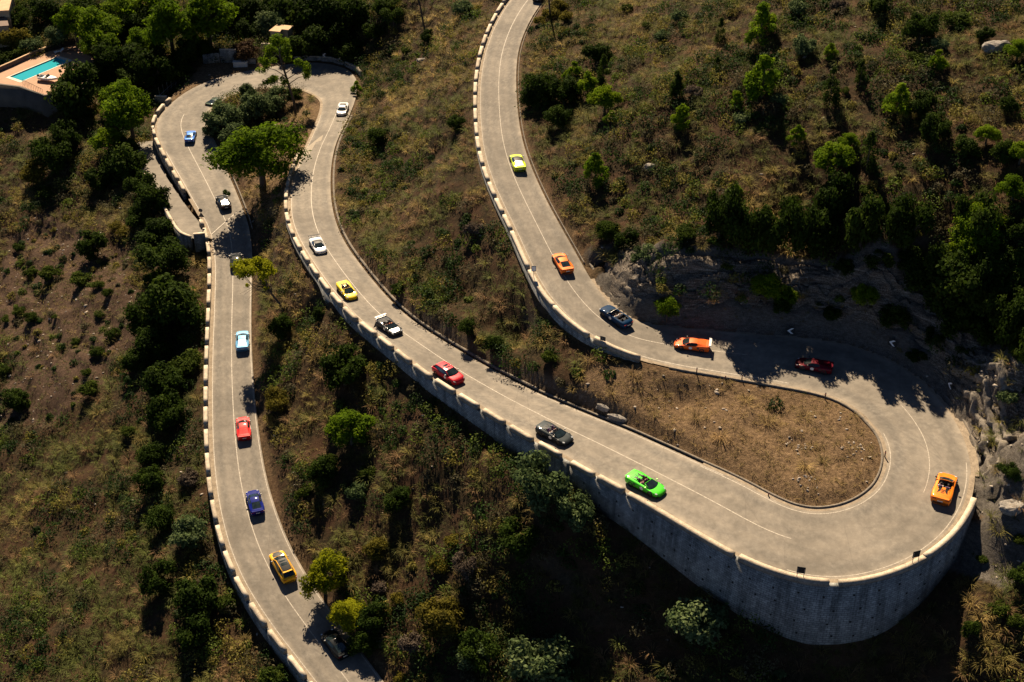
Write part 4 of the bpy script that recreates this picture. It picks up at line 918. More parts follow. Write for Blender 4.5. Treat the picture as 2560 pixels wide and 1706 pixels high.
        for s in (1,-1):
            part('side_window',quadgrid([[(1.0,s*.875,1.075),(1.0,s*.76,1.21)],[(.4,s*.885,1.09),(.4,s*.67,1.52)],[(-.4,s*.885,1.11),(-.4,s*.675,1.58)],[(-1.3,s*.86,1.15),(-1.3,s*.64,1.54)],[(-1.75,s*.80,1.22),(-1.75,s*.63,1.42)]]),m_glass,r)
            part('pillar',MB().tube([(1.22,s*.80,1.06),(.85,s*.745,1.29),(.40,s*.66,1.54),(-.3,s*.665,1.605),(-1.0,s*.65,1.59),(-1.6,s*.61,1.52),(-2.25,s*.75,1.13)],.05,5),pm,r)
            part('headlight',MB().add([(2.28,s*.92,.80),(2.47,s*.74,.70),(2.42,s*.56,.72),(2.22,s*.74,.84)],[(0,1,2,3)] if s<0 else [(3,2,1,0)]),m_lamp,r,False)
            part('tail_light',MB().box(-2.535,s*.66-.22,.86,-2.44,s*.66+.22,.94),m_tail,r,False)
            part('air_intake',MB().box(2.40,s*.55-.24,.34,2.53,s*.55+.24,.58),m_trim,r,False,.03)
            part('side_skirt',MB().box(-1.1,s*.965-.03,.2,1.1,s*.965+.04,.32),m_trim,r,False)
        part('rear_diffuser',MB().box(-2.54,-.8,.25,-2.4,.8,.52),m_trim,r,False,.02); part('number_plate',MB().box(2.50,-.26,.40,2.545,.26,.51),m_plate,r,False)
        if hoodm: part('bonnet_panel',quadgrid([span(1.42,.66,1.018,.03,7,.1),span(1.9,.62,.965,.02,7,.05),span(2.25,.50,.885,.01,7,.05)]),hoodm,r)
        mirrors(r,.85,.95,1.17,m_trim)
        if rnd: roundels(r,.55,.99,.72)
    elif kind=='gt':
        me,R=body_mesh(GT,(-1.35,.42),pm,.18); link(bpy.data.objects.new('body',me),r); wheels(r,(1.42,-1.38),.97,.355)
        part('windshield',quadgrid([span(.86,.72,.94,.03,9,.14),span(.55,.68,1.12,.03,9,.1),span(.28,.62,1.27,.03,9,.06)]),m_glass,r)
        part('windshield_frame',MB().tube([(.86,-.74,.93)]+span(.28,.63,1.28,.03,9,.06)+[(.86,.74,.93)],.03,5),m_silver,r)
        mb=MB(); x0,x1,w=-1.36,.42,.68; mb.add([(x0,-w,.34),(x1,-w,.34),(x1,w,.34),(x0,w,.34),(x0,-w,.97),(x1,-w,.93),(x1,w,.93),(x0,w,.97)],[(0,1,2,3),(0,4,5,1),(1,5,6,2),(2,6,7,3),(3,7,4,0)]); part('cockpit',mb,m_int,r,False)
        part('dashboard',MB().box(.30,-.64,.70,.62,.64,.95),m_int,r,False,.04)
        for x in (-.18,-1.0):
            for y in (.36,-.36): part('seat',seat(x,y,m_seat,.36),plain('cream_leather',(.45,.42,.38),.6) if x>-.5 else m_seat,r,False,.04)
        part('hood_cover',MB().box(-1.75,-.62,.985,-1.36,.62,1.06),m_carbon,r,False,.04)
        for s in (1,-1):
            part('headlight',MB().add([(2.12,s*.88,.72),(2.33,s*.72,.64),(2.30,s*.52,.66),(2.08,s*.66,.785)],[(0,1,2,3)] if s<0 else [(3,2,1,0)]),m_lamp,r,False)
            part('tail_light',MB().box(-2.40,s*.58-.2,.70,-2.28,s*.58+.2,.82),m_tail,r,False)
            part('side_skirt',MB().box(-1.0,s*.925-.03,.16,1.0,s*.925+.03,.26),m_trim,r,False)
        part('grille',MB().box(2.28,-.5,.34,2.39,.5,.56),m_trim,r,False,.03); part('rear_diffuser',MB().box(-2.40,-.7,.2,-2.28,.7,.42),m_trim,r,False)
        part('number_plate',MB().box(-2.42,-.26,.52,-2.38,.26,.63),m_plate,r,False)
        mirrors(r,.62,.88,1.03,m_trim)
        if rnd: roundels(r,.1,.95,.60)
    return r
def put_car(r,px,py,sgn=1,h=.55,yaw=0.,sc_=.95):
    g=road_at(px,py,h)
    t,up,k=road_frame(g.x,g.y); f=t*sgn
    up=up if up.z>0 else -up
    if yaw: f=Matrix.Rotation(yaw,3,up)@f
    l=up.cross(f).normalized(); f=l.cross(up).normalized()
    M=Matrix((f,l,up)).transposed().to_4x4()@Matrix.Scale(sc_,4); M.translation=Vector((g.x,g.y,g.z+.012)); r.matrix_world=M; r['fwd']=0; del r['fwd']
    return r
# ---- a seated person: one continuous skinned body, then hair and clothing as children
m_skin=plain('skin',(.50,.31,.22),.6); m_shirt=plain('white_shirt',(.72,.72,.70),.8); m_navy=plain('dark_shirt',(.04,.045,.07),.8); m_pink=plain('pink_shirt',(.55,.25,.30),.8); m_hair=plain('dark_hair',(.03,.02,.015),.7); m_trous=plain('dark_trousers',(.03,.03,.04),.9)
_pers={}
def person_mesh(driver):
    if driver in _pers: return _pers[driver]
    V=[];R=[];Ed=[]
    def v(p,r,pa=None):
        V.append(p); R.append(r)
        if pa is not None: Ed.append((pa,len(V)-1))
        return len(V)-1
    pel=v((0,0,.12),.15); sp=v((-.06,0,.32),.145,pel); ch=v((-.12,0,.52),.165,sp); nb=v((-.13,0,.66),.07,ch); nk=v((-.115,0,.73),.058,nb); hd=v((-.085,0,.80),.085,nk); hd2=v((-.08,0,.88),.10,hd); hd3=v((-.095,0,.965),.07,hd2); v((.012,0,.855),.018,hd2)
    for s in (1,-1):
        hip=v((.08,s*.10,.12),.105,pel); kn=v((.46,s*.13,.26),.07,hip); an=v((.80,s*.12,-.02),.045,kn); v((.92,s*.13,.0),.04,an)
        shd=v((-.12,s*.20,.60),.06,ch); el=v((.06,s*.27,.38),.045,shd); hand=(.36,s*.13,.50) if driver else (.30,s*.10,.26); wr=v(hand,.03,el)
        d=Vector(hand)-Vector((.06,s*.27,.38)); d.normalize(); pm_=v(tuple(Vector(hand)+d*.06),.036,wr); side=d.cross(Vector((0,0,1))).normalized()
        for kf,ln in zip((-1.5,-.5,.5,1.5),(.06,.075,.07,.055)):
            b0=Vector(hand)+d*.10+side*kf*.019; a_=v(tuple(b0),.010,pm_); v(tuple(b0+d*ln*.6+Vector((0,0,-.02))),.009,a_)
        t_=v(tuple(Vector(hand)+d*.04-side*s*.045),.011,pm_); v(tuple(Vector(hand)+d*.085-side*s*.055),.010,t_)
    me=bpy.data.meshes.new('person'); bm=bmesh.new(); sk=bm.verts.layers.skin.verify(); bv=[bm.verts.new(p) for p in V]
    for a,b_ in Ed: bm.edges.new((bv[a],bv[b_]))
    for i,q in enumerate(bv): q[sk].radius=(R[i],R[i])
    bv[0][sk].use_root=True; bm.to_mesh(me); bm.free()
    o=bpy.data.objects.new('person_rig',me); C.objects.link(o); o.modifiers.new('s','SKIN'); sb=o.modifiers.new('u','SUBSURF'); sb.levels=1; sb.render_levels=1
    dg=bpy.context.evaluated_depsgraph_get(); res=bpy.data.meshes.new_from_object(o.evaluated_get(dg)); bpy.data.objects.remove(o); res.name='person'
    for p in res.polygons: p.use_smooth=True
    _pers[driver]=res; return res
def shirt_mesh(mat):
    mb=MB(); mb.tube([(-.01,0,.14),(-.055,0,.32),(-.115,0,.52),(-.125,0,.63)],[.175,.172,.19,.10],12)
    for s in (1,-1): mb.tube([(-.12,s*.15,.59),(-.10,s*.225,.575),(-.01,s*.25,.47)],[.085,.078,.062],8)
    return mb.mesh('shirt',mat,smooth=True)
def seat_person(car,x,y,z,label,shirt,driver):
    me=person_mesh(driver).copy(); me.materials.clear(); me.materials.append(m_skin); me.materials.append(m_trous)
    for p in me.polygons:
        if p.center.z<.31 and (p.center.x>.03 or p.center.z<.2) and abs(p.center.y)<.24 and not (p.center.x<.4 and p.center.z>.24 and abs(p.center.y)<.07): p.material_index=1
    o=bpy.data.objects.new('person',me); C.objects.link(o); tag(o,label,'person')
    o.matrix_world=car.matrix_world@Matrix.Translation((x,y,z))
    link(bpy.data.objects.new('shirt',shirt_mesh(shirt)),o)
    hb=bmesh.new(); bmesh.ops.create_uvsphere(hb,u_segments=12,v_segments=8,radius=.112)
    for q in list(hb.verts):
        if q.co.z<-.03 and q.co.x>-.02: hb.verts.remove(q)
    hm=bpy.data.meshes.new('hair'); hb.to_mesh(hm); hb.free(); hm.materials.append(m_hair); ho=link(bpy.data.objects.new('hair',hm),o); ho.location=(-.092,0,.915)
    return o
ORANGE=(.86,.22,.012); 
cars={}
def car(key,px,py,sgn,*a,yaw=0.,h=.55,s=.95,**k):
    r=make_car(*a,**k); put_car(r,px,py,sgn,h,yaw,s); cars[key]=(r,px,py); bpy.context.view_layer.update(); return r
# lowest road, climbing away from the camera
car('bright blue car at the far bend',476,339,1,'super','bright blue sports car alone on the wide far bend by the pale parapet',(.015,.12,.45),.3,cover='glass',yaw=-.3,s=0.90)
car('dark green car',538,254,1,'super','dark green sports car half hidden behind the leafy island tree',(.004,.022,.012),.15,cover='glass',rnd=False)
car('black and silver car',558,503,1,'super','black sports car with silver engine deck near the side road junction',(.010,.011,.014),.1,cover='silver')
car('car under the yellow tree',590,650,1,'super','dark grey sports car half under the yellow topped tree in tree shadow',(.022,.023,.026),.1,cover='glass',rnd=False)
car('light blue car',606,849,1,'super','light blue sports car with pale louvred engine cover',(.12,.36,.62),.15,cover='silver',deck=None)
car('bright red car',608.5,1068,1,'super','bright red sports car with a black louvred spine on its rear deck',(.62,.012,.012),.1,cover='louvre')
car('dark blue car',637,1253,1,'super','dark blue sports car with shiny engine glass on the lowest road',(.004,.012,.17),.0,cover='glass',s=0.92)
car('yellow car with black roof',706,1412,1,'suv','yellow four-by-four with black roof and black bonnet',(.80,.40,.008),.05,roof=m_carbon,hood=m_carbon,h=.8,name='sports_utility_vehicle',rnd=False)
car('car in the tree shade',838,1608,1,'super','black sports car deep in tree shade at the bottom edge',(.006,.008,.010),.1,cover='glass',rnd=False)
# middle road, coming down
car('far white car',856,273,1,'super','white sports car just leaving the far hairpin, farthest white one',(.78,.78,.77),.0,cover='glass',rnd=False)
car('white car with black roof',795,613,1,'super','white sports car with black roof panel beside the middle parapet',(.78,.78,.77),.0,roof=m_carbon,wing=m_carbon,cover='louvre')
cY=car('open yellow car',868,726,1,'super','open yellow sports car with its roof off',(.86,.62,.01),.0,open_top=True)
cW=car('grey car with white wing',974,816,1,'super','open dark grey sports car with white rear wing and pale bonnet',(.035,.038,.042),.2,open_top=True,wing=m_white,hood=m_silver)
car('red four-by-four',1121,931,1,'suv','red four-by-four with tinted sunroof on the middle road',(.50,.008,.022),.15,h=.8,name='sports_utility_vehicle',s=0.93)
cG=car('open dark grey car',1387,1084,1,'super','open charcoal sports car with purple seats on the middle road',(.028,.034,.038),.25,open_top=True,seatmat=m_seatp,s=1.00)
cV=car('open green car',1615,1210,1,'super','open vivid green sports car beside the tall retaining wall',(.06,.62,.02),.1,open_top=True,stripe=paint('mirror_green',(.4,.7,.25)),s=1.00)
# near hairpin and top road
cO=car('open orange car on the bend',2361,1219,1,'super','open orange sports car with slatted engine deck rounding the near hairpin',ORANGE,.1,open_top=True,seatmat=m_seatp,rnd=False,s=1.08)
car('dark red car',2035,912,1,'super','dark red sports car in deep shade below the rock',(.11,.003,.012),.0,cover='louvre')
car('orange car with white wing',1730,860,1,'super','orange race-style sports car with white rear wing and bonnet vents',(.82,.12,.008),.05,wing=m_white,cover='louvre',s=0.93)
cB=car('blue convertible',1539,790,1,'gt','dark blue four-seat convertible with its top down',(.003,.030,.085),.0,name='convertible_car')
car('orange coupe',1406,655,1,'super','orange coupe with glass engine cover on the upper road',(.84,.17,.01),.1,cover='glass',rnd=False)
car('lime car',1294,404,1,'super','lime yellow sports car with black engine deck high on the upper road',(.55,.72,.02),.1,roof=m_carbon,cover='silver',rnd=False)
car('topmost dark car',1352,-12,1,'super','dark sports car cut off by the top edge on the uppermost road',(.03,.03,.035),.4,cover='glass',rnd=False)
def crew(c,nm,z=.20,dx=-.12,dy=.34,sh=(m_navy,m_shirt),who=('dark shirt driving','white shirt riding in')):
    seat_person(c,dx,dy,z,'person in %s the %s'%(who[0],nm),sh[0],True); seat_person(c,dx,-dy,z,'person in %s the %s'%(who[1],nm),sh[1],False)
crew(cG,'open charcoal sports car',who=('dark shirt driving','white shirt sitting beside the driver of'))
crew(cV,'open vivid green sports car',sh=(m_navy,m_pink),who=('dark shirt driving','pink shirt sitting beside the driver of'))
crew(cO,'open orange sports car',sh=(m_shirt,m_navy),who=('white shirt driving','dark shirt riding beside the driver of'))
crew(cB,'dark blue convertible',.28,-.18,.36,sh=(m_shirt,m_shirt),who=('white shirt driving','white shirt riding beside the driver of'))
crew(cW,'grey car with white wing',sh=(plain('orange_shirt',(.6,.15,.05),.8),m_navy),who=('orange shirt driving','dark shirt riding in'))
crew(cY,'open yellow sports car',sh=(m_navy,m_navy),who=('dark shirt driving','dark shirt riding beside the driver of'))

import os
if os.environ.get('DBG'):
    for k_,(r_,x_,y_) in cars.items():
        pts=np.array([tuple(ch.matrix_world@v.co) for ch in r_.children if ch.name.startswith('body') for v in ch.data.vertices]); a_,b_,_=proj(pts); print('BB',k_,'%.0f x %.0f'%(a_.max()-a_.min(),b_.max()-b_.min()),'ctr %.0f %.0f'%((a_.max()+a_.min())/2,(b_.max()+b_.min())/2),'want',x_,y_)

# ---------------------------------------------------------------- vegetation
def leafmat(name,dark,mid,light,trans=.35):
    m=bpy.data.materials.new(name); m.use_nodes=True; nt=m.node_tree; b=nt.nodes['Principled BSDF']; out=nt.nodes['Material Output']
    at=N(nt,'ShaderNodeAttribute',attribute_name='tint'); sep=N(nt,'ShaderNodeSeparateColor'); nt.links.new(at.outputs['Color'],sep.inputs[0])
    oi=N(nt,'ShaderNodeObjectInfo')
    f=mathn(nt,'ADD',mathn(nt,'MULTIPLY',sep.outputs[0],.75),mathn(nt,'MULTIPLY',oi.outputs['Random'],.25))
    c=ramp(nt,f,[(.1,dark),(.5,mid),(.92,light)])
    nt.links.new(c,b.inputs['Base Color']); b.inputs['Roughness'].default_value=.85; b.inputs['Specular IOR Level'].default_value=.05
    t=N(nt,'ShaderNodeBsdfTranslucent'); nt.links.new(c,t.inputs[0]); mx=N(nt,'ShaderNodeMixShader'); mx.inputs[0].default_value=trans
    nt.links.new(b.outputs[0],mx.inputs[1]); nt.links.new(t.outputs[0],mx.inputs[2]); nt.links.new(mx.outputs[0],out.inputs[0]); return m
LM={'P':leafmat('pine_needles',(.035,.068,.004),(.095,.165,.006),(.21,.28,.012),.5),
    'C':leafmat('young_pine_needles',(.04,.085,.004),(.11,.19,.007),(.22,.29,.012),.5),
    'D':leafmat('dark_leaves',(.010,.020,.003),(.026,.048,.006),(.055,.085,.010),.35),
    'G':leafmat('grey_green_leaves',(.03,.052,.018),(.07,.105,.038),(.15,.19,.08),.25),
    'S':leafmat('shrub_leaves',(.015,.028,.004),(.040,.064,.008),(.085,.11,.014),.4),
    'O':leafmat('olive_yellow_leaves',(.05,.045,.008),(.115,.10,.014),(.19,.16,.022),.35),
    'R':leafmat('reddish_leaves',(.03,.015,.012),(.06,.035,.02),(.09,.07,.03),.25),
    'Y':leafmat('lime_needles',(.07,.095,.005),(.22,.24,.008),(.40,.40,.016),.5),
    'M':leafmat('dry_grey_twigs',(.045,.034,.026),(.085,.066,.05),(.15,.12,.09),.15)}
m_bark=stone_mat('bark',(.035,.027,.02),(.11,.085,.06),5,.95,.5)
def cards(pts,nor,size,asp,r):
    n=len(pts); a=r.normal(size=(n,3)); u=np.cross(nor,a); u/=np.maximum(np.linalg.norm(u,axis=1),1e-6)[:,None]; v=np.cross(nor,u)
    s=size*r.uniform(.6,1.35,n)[:,None]; u*=s; v*=s*asp
    bend=nor*s*.25
    V=np.stack([pts-u,pts-v+bend*.3,pts+u,pts+v+bend*.3],1).reshape(-1,3)
    return V,np.arange(4*n).reshape(n,4)
def lobes_for(kind,r):
    L=[]
    if kind=='P':       # broad, layered crown
        for _ in range(44):
            a=r.uniform(0,2*np.pi); q=np.sqrt(r.uniform(0,1))*.82; z=.80+.95*(1-q*q)*r.uniform(.08,1)+r.uniform(-.18,.10)
            L.append((q*np.cos(a),q*np.sin(a),z,r.uniform(.17,.30),.70))
    elif kind=='C':     # ragged young pine
        for k in range(40):
            t=r.uniform(0,1)**1.1; rad=.98*(1-t)**.8+.04; a=r.uniform(0,2*np.pi); q=rad*np.sqrt(r.uniform(.25,1))
            L.append((q*np.cos(a),q*np.sin(a),.30+t*1.6,r.uniform(.15,.28)*(1.2-.55*t),.8))
    elif kind=='K':     # dark columnar juniper
        for k in range(20):
            t=r.uniform(0,1); rad=.52*(1-t**2.2)+.05; a=r.uniform(0,2*np.pi); L.append((rad*.7*np.cos(a),rad*.7*np.sin(a),.3+t*2.0,r.uniform(.2,.3)*(1.1-.45*t),1.1))
    elif kind=='D':
        for _ in range(26):
            a=r.uniform(0,2*np.pi); q=np.sqrt(r.uniform(0,1))*.74; z=.70+.50*np.sqrt(max(0,1-q*q))*r.uniform(-.9,1)
            L.append((q*np.cos(a),q*np.sin(a),max(z,.25),r.uniform(.20,.34),.85))
    elif kind=='slim':
        for (x,y,z,rr) in ((-.1,0,3.3,.34),(.15,.1,3.05,.3),(-.45,.1,2.85,.30),(.35,-.2,2.7,.22),(-.75,-.1,2.45,.26),(-.55,.3,2.2,.24),(.0,.35,2.75,.25),(.8,.1,2.3,.24),(1.05,.0,2.05,.28),(1.15,.1,1.75,.22),(-.85,.2,1.95,.22),(-.35,-.3,1.75,.26),(.3,.3,2.35,.18),(-.65,-.2,1.5,.2),(.15,-.35,1.6,.2)):
            for _ in range(3): L.append((x+r.normal()*.10,y+r.normal()*.10,z+r.normal()*.08,rr*r.uniform(.5,.75),.75))
    elif kind=='lean':
        for _ in range(26):
            a=r.uniform(0,2*np.pi); q=np.sqrt(r.uniform(0,1))*.72; L.append((-.72+q*np.cos(a),q*np.sin(a),1.95+.38*(1-q*q)+r.uniform(-.16,.16),r.uniform(.17,.28),.7))
        for _ in range(5): L.append((-.55+r.normal()*.25,r.normal()*.25,1.45+r.normal()*.1,.10,.7))
    else:               # shrub
        for _ in range(16):
            a=r.uniform(0,2*np.pi); q=np.sqrt(r.uniform(0,1))*.68; z=.34+.34*np.sqrt(1-q*q)*r.uniform(.2,1)
            L.append((q*np.cos(a),q*np.sin(a),z,r.uniform(.22,.36),.8))
    return np.array(L)
def crown_arrays(kind,seed,n,size,asp=.5,updir=.3):
    r=np.random.default_rng(seed); L=lobes_for(kind,r)
    w=L[:,3]**2; k=r.choice(len(L),n,p=w/w.sum()); d=r.normal(size=(n,3)); d[:,2]+=.35; d/=np.linalg.norm(d,axis=1)[:,None]
    rad=L[k,3]*(.55+.85*r.uniform(0,1,n)**1.4); pts=L[k,:3]+d*rad[:,None]*np.stack([np.ones(n),np.ones(n),L[k,4]],1)
    nor=d+r.normal(size=(n,3))*.55; nor[:,2]+=updir; nor/=np.linalg.norm(nor,axis=1)[:,None]
    V,Fq=cards(pts,nor,size,asp,r)
    lob=r.uniform(0,1,len(L)); tint=np.clip(.5*lob[k]+.5*r.uniform(0,1,n),0,1)
    return V,Fq,np.repeat(np.c_[tint,tint,tint],4,axis=0),L
CACHE={}
def foliage(kind,var,shape=None,n=None,size=None):
    shape=shape or kind; key=(kind,shape,var,n)
    if key in CACHE: return CACHE[key]
    n_,s_,asp,up={'P':(6500,.062,.45,.5),'C':(4200,.080,.42,.5),'K':(1700,.075,.5,.2),'D':(4600,.066,.6,.3),'slim':(3200,.06,.35,.4),'lean':(4200,.060,.45,.5)}.get(shape,(2000,.085,.55,.3))
    V,Fq,c,L=crown_arrays(shape,hash((shape,var))%9973 if False else 17*var+sum(map(ord,shape)),n or n_,size or s_,asp,up)
    me=npmesh('crown',V,Fq,LM[kind],cols=c); r=random.Random(var)
    mb=MB()
    if shape=='P':
        mb.tube([(0,0,-.25),(.03,0,.4),(-.02,.02,.8),(0,0,1.15)],[.085,.065,.05,.03],8)
        for l in L[::3]: mb.tube([(0,0,.75+.3*r.random()),(l[0]*.5,l[1]*.5,1.05),(l[0],l[1],l[2]-.05)],[.03,.02,.008],5)
    elif shape=='slim':
        mb.tube([(.55,0,-.25),(.45,0,.6),(.25,0,1.5),(.05,0,2.4),(-.05,0,3.2)],[.075,.065,.055,.04,.015],8)
        for l in L[::3]:
            t=min(max((l[2]-.35)/3.2,.3),.95); bx=.55-.62*t; mb.tube([(bx,0,t*3.2),((bx+l[0])/2,l[1]*.5,(t*3.2+l[2])/2+.08),(l[0],l[1],l[2])],[.022,.015,.006],5)
    elif shape=='lean':
        mb.tube([(.35,0,-.25),(.15,0,.5),(-.2,0,1.1),(-.6,0,1.8)],[.06,.05,.04,.02],8)
        for l in L[::2]: mb.tube([(-.25,0,1.15+.3*r.random()),(l[0]*.6-.1,l[1]*.5,1.5),(l[0],l[1],l[2])],[.022,.014,.005],5)
        for k in range(26): a=r.uniform(0,6.28); q=r.uniform(.3,.9); mb.tube([(-.15+r.uniform(-.15,.1),0,.9+r.random()*.5),(-.35+q*.5*math.cos(a),q*.5*math.sin(a),1.1+r.random()*.4),(-.45+q*math.cos(a),q*math.sin(a),1.0+r.random()*.6)],[.014,.009,.004],4)
    elif shape in ('C','K'):
        mb.tube([(0,0,-.3),(.01,0,.9),(0,0,1.9)],[.06,.04,.008],7)
        for l in L[::3]: mb.tube([(0,0,l[2]-.12),(l[0]*.9,l[1]*.9,l[2])],[.018,.006],4)
    elif shape=='D':
        mb.tube([(0,0,-.3),(.03,.02,.25),(0,0,.6)],[.075,.06,.045],7)
        for l in L[::3]: mb.tube([(0,0,.3+.2*r.random()),(l[0]*.6,l[1]*.6,l[2]*.75),(l[0],l[1],l[2])],[.035,.02,.008],5)
    else:
        for l in L[::3]: mb.tube([(0,0,-.2),(l[0]*.5,l[1]*.5,.2),(l[0],l[1],l[2])],[.025,.015,.006],4)
    tr=mb.mesh('trunk',m_bark); CACHE[key]=(me,tr); return CACHE[key]
HC={'P':1.15,'C':.95,'K':1.2,'D':.72,'S':.48,'slim':2.3,'lean':1.9}
PLANTS=[]          # (object, kind, px, py, R)
def plant(kind,px,py,rpx,shape=None,hc=None,var=None,zs=1.,base=None,n=None,size=None,rz=None):
    shape=shape or kind; sh=shape if shape in HC else 'S'; hc=hc if hc is not None else HC[sh]*zs
    R=rpx*180/F
    for _ in range(4):
        g=ground(px,py,hc*R); _,_,zc=proj(np.array((g.x,g.y,g.z+hc*R))); R=float(rpx*zc/F)
    if base is not None: g=ground(*base)
    var=var if var is not None else random.randrange(6); ax=random.uniform(.86,1.16)
    me,tr=foliage(kind,var,shape,n,size)
    woody=shape in('P','C','K','D','slim','lean')
    if woody:
        nm={'P':'pine_tree','C':'young_pine','K':'juniper_tree','D':'leafy_tree','slim':'pine_tree','lean':'pine_tree'}[shape]
        r=empty(nm,tuple(g),random.uniform(0,6.28) if rz is None else rz); r.scale=(R*ax,R*(2-ax),R*zs*(random.uniform(.88,1.18) if base is None else 1)); link(bpy.data.objects.new('crown',me),r); link(bpy.data.objects.new('trunk',tr),r)
    else:
        r=empty('shrub',tuple(g),random.uniform(0,6.28)); r.scale=(R*ax,R*(2-ax),R*zs*random.uniform(.8,1.2)); link(bpy.data.objects.new('foliage',me),r); link(bpy.data.objects.new('stem',tr),r)
    PLANTS.append((r,kind,shape,px,py,R)); return r
CROPS={'1':(0,0),'2':(800,0),'3':(1660,0),'4':(0,550),'5':(800,550),'6':(1660,550),'7':(300,1106),'8':(1660,1106)}
TREES="""1 P 650 140 140;P 640 275 110;P 480 140 105;P 1110 175 150;P 930 270 95;P 1350 110 150;P 800 20 120;D 560 40 110;P 1000 0 110;D 300 60 110;D 900 150 100;G 380 235 80;O 90 255 85;S 60 360 75;G 210 300 70;D 1480 60 120;D 1620 190 80;G 1780 175 100;G 1870 330 75;R 1600 320 80;D 2000 290 110;D 2150 230 120;D 2260 340 80;D 2080 60 170;D 1900 50 120;D 1680 50 110;D 760 400 120;D 950 400 130;D 1120 400 110;D 1240 330 90;D 480 610 185;P 770 610 120;P 840 740 140;P 700 890 90;D 800 1090 135;D 640 1180 80;D 330 1020 120;O 225 1130 85;S 300 1260 70;D 1000 1310 105;D 920 1225 90;D 900 1420 90;O 760 1480 50;D 1050 1490 85;D 520 720 90;D 640 480 70;D 430 900 100;D 130 120 70;S 150 330 70;D 1000 480 110;D 860 500 100;D 1130 500 80;S 640 560 50;D 1330 330 60;D 820 960 80;S 150 40 55
4 D 1010 90 125;D 1060 240 145;S 1055 375 80;D 1120 530 190;D 960 640 120;D 1010 800 120;S 1210 930 115;D 1080 1060 125;D 890 930 90;D 1090 1280 120;S 980 1530 85;D 600 180 95;S 530 380 85;S 330 350 78;S 210 350 50;S 640 420 45;S 120 600 45;S 200 640 50;S 620 860 55;S 590 1110 80;D 110 1170 85;S 840 1390 60;S 20 980 50;S 120 170 50;S 650 620 35;O 800 90 45;D 2090 610 48;D 2250 990 145;P 2290 1310 135;O 1800 1190 85;S 490 800 35;S 740 740 55;S 1000 390 70;S 560 1000 40;S 40 650 35;S 360 635 25;S 700 480 40
7 Y 1330 860 135;Y 1490 1115 110;D 200 75 85;D 200 250 95;D 270 480 100;G 440 600 115;D 500 1000 145;S 700 1040 75;M 440 230 75;D 1650 1150 105;O 1810 1040 55;O 2100 1140 140;D 1320 205 95;S 1375 115 55;G 1530 330 75;D 1810 370 95;S 1610 190 65;O 2080 830 75;S 1000 1530 105;O 1830 1540 50;G 2300 1400 110;O 1680 700 80;M 1900 1320 80;M 2250 820 80;D 250 900 110;D 480 1240 120;O 2180 640 60;S 1200 330 60;M 1690 960 60;D 1580 1330 90
5 D 510 445 48;S 20 590 40;D 2000 130 85;D 1880 80 75;G 2130 250 90;P 2270 570 75;D 960 700 60;M 1000 60 70;S 700 480 50;D 1130 800 60;S 1500 900 60
2 D 1810 340 85;C 1660 460 50;C 1750 560 70;P 1860 640 85;C 1905 770 40;D 1600 600 105;D 1450 580 105;D 1560 760 85;D 1385 640 65;K 1850 470 48;C 1800 1120 75;D 390 890 72;D 890 800 62;C 240 570 38;S 125 800 26;S 2010 60 45;O 1590 205 42;S 2130 170 35;K 2330 550 55;G 950 60 75;D 700 240 50;S 1880 1480 60;G 2230 230 60;O 1500 90 60;O 1560 40 60;O 1600 110 50;O 1440 140 45;D 480 110 70;D 350 200 70;D 220 300 60;S 560 330 45;D 60 240 70;O 120 150 60;D 200 60 130;D 420 40 90
3 C 640 150 100;C 650 520 105;K 370 215 42;K 352 420 34;K 90 560 50;C 120 780 58;C 470 660 48;G 500 770 70;K 1095 580 68;K 1290 480 46;C 1090 335 45;C 1540 650 88;D 1690 700 85;D 1780 860 100;P 2120 860 70;D 1980 950 90;P 1110 1000 120;P 1210 910 55;K 1340 1000 75;C 870 890 48;S 1910 130 115;D 1680 200 105;C 1790 400 48;P 2320 300 75;D 2100 230 58;S 1650 360 65;P 2340 980 75;P 2290 1230 85;P 2080 1450 130;S 1460 1370 60;S 1310 1250 60;S 150 1500 78;C 340 1410 38;C 470 1250 38;D 1400 40 80;G 870 60 75;G 920 290 80;M 1150 50 60;G 110 120 60;M 200 600 60;G 760 640 60;D 2230 1000 80;D 2260 700 60;G 1800 300 60;S 1180 600 38
6 P 670 430 100;P 800 490 65;S 1000 550 34;P 1310 490 75;C 1495 430 28;P 2050 100 140;P 1920 210 70;D 2000 420 190;D 2200 560 150;D 1850 520 140;D 2250 270 130;G 2240 1170 75;S 330 150 50;S 160 100 65;D 2280 450 120;D 1700 380 110;D 1930 700 130;D 2150 760 100;S 2300 880 70;D 1500 640 90;D 1790 760 80;D 1100 640 50;D 1180 330 70;S 400 300 60;D 1400 300 80;D 1620 250 90;D 2300 100 90;D 770 560 60;D 1650 900 55;D 1960 860 70
8 G 230 1130 180;G 760 1520 40;D 2250 190 65;S 2320 650 60;S 2180 1090 75;D 2330 880 80;S 2080 760 45;S 2290 1180 70;D 2000 1240 60"""
BIG=[('umbrella',)]
for line in TREES.split('\n'):
    c,rest=line.split(' ',1); ox,oy=CROPS[c]
    for it in rest.split(';'):
        k,x,y,rr=it.split(); px=ox+float(x)/2.613; py=oy+float(y)/2.613; rp=float(rr)/2.613
        if k=='K': plant('D',px,py,rp*1.5,shape='K')
        elif k in 'GOMR': plant(k,px,py,rp*1.2,shape='D' if rp>30 else 'S')
        elif k=='Y': plant('Y',px,py,rp*1.2,shape='P')
        else: plant(k,px,py,rp*{'D':1.2,'P':1.25,'C':1.3}.get(k,1.12),shape=k)
for (k,x,y,rp,sh) in (('G',1349,1208,76,'D'),('G',1425,1263,65,'D'),('D',1295,1349,58,'D'),('G',1344,1654,82,'D'),('D',1197,1632,54,'D')): plant(k,x,y,rp*1.05,shape=sh)
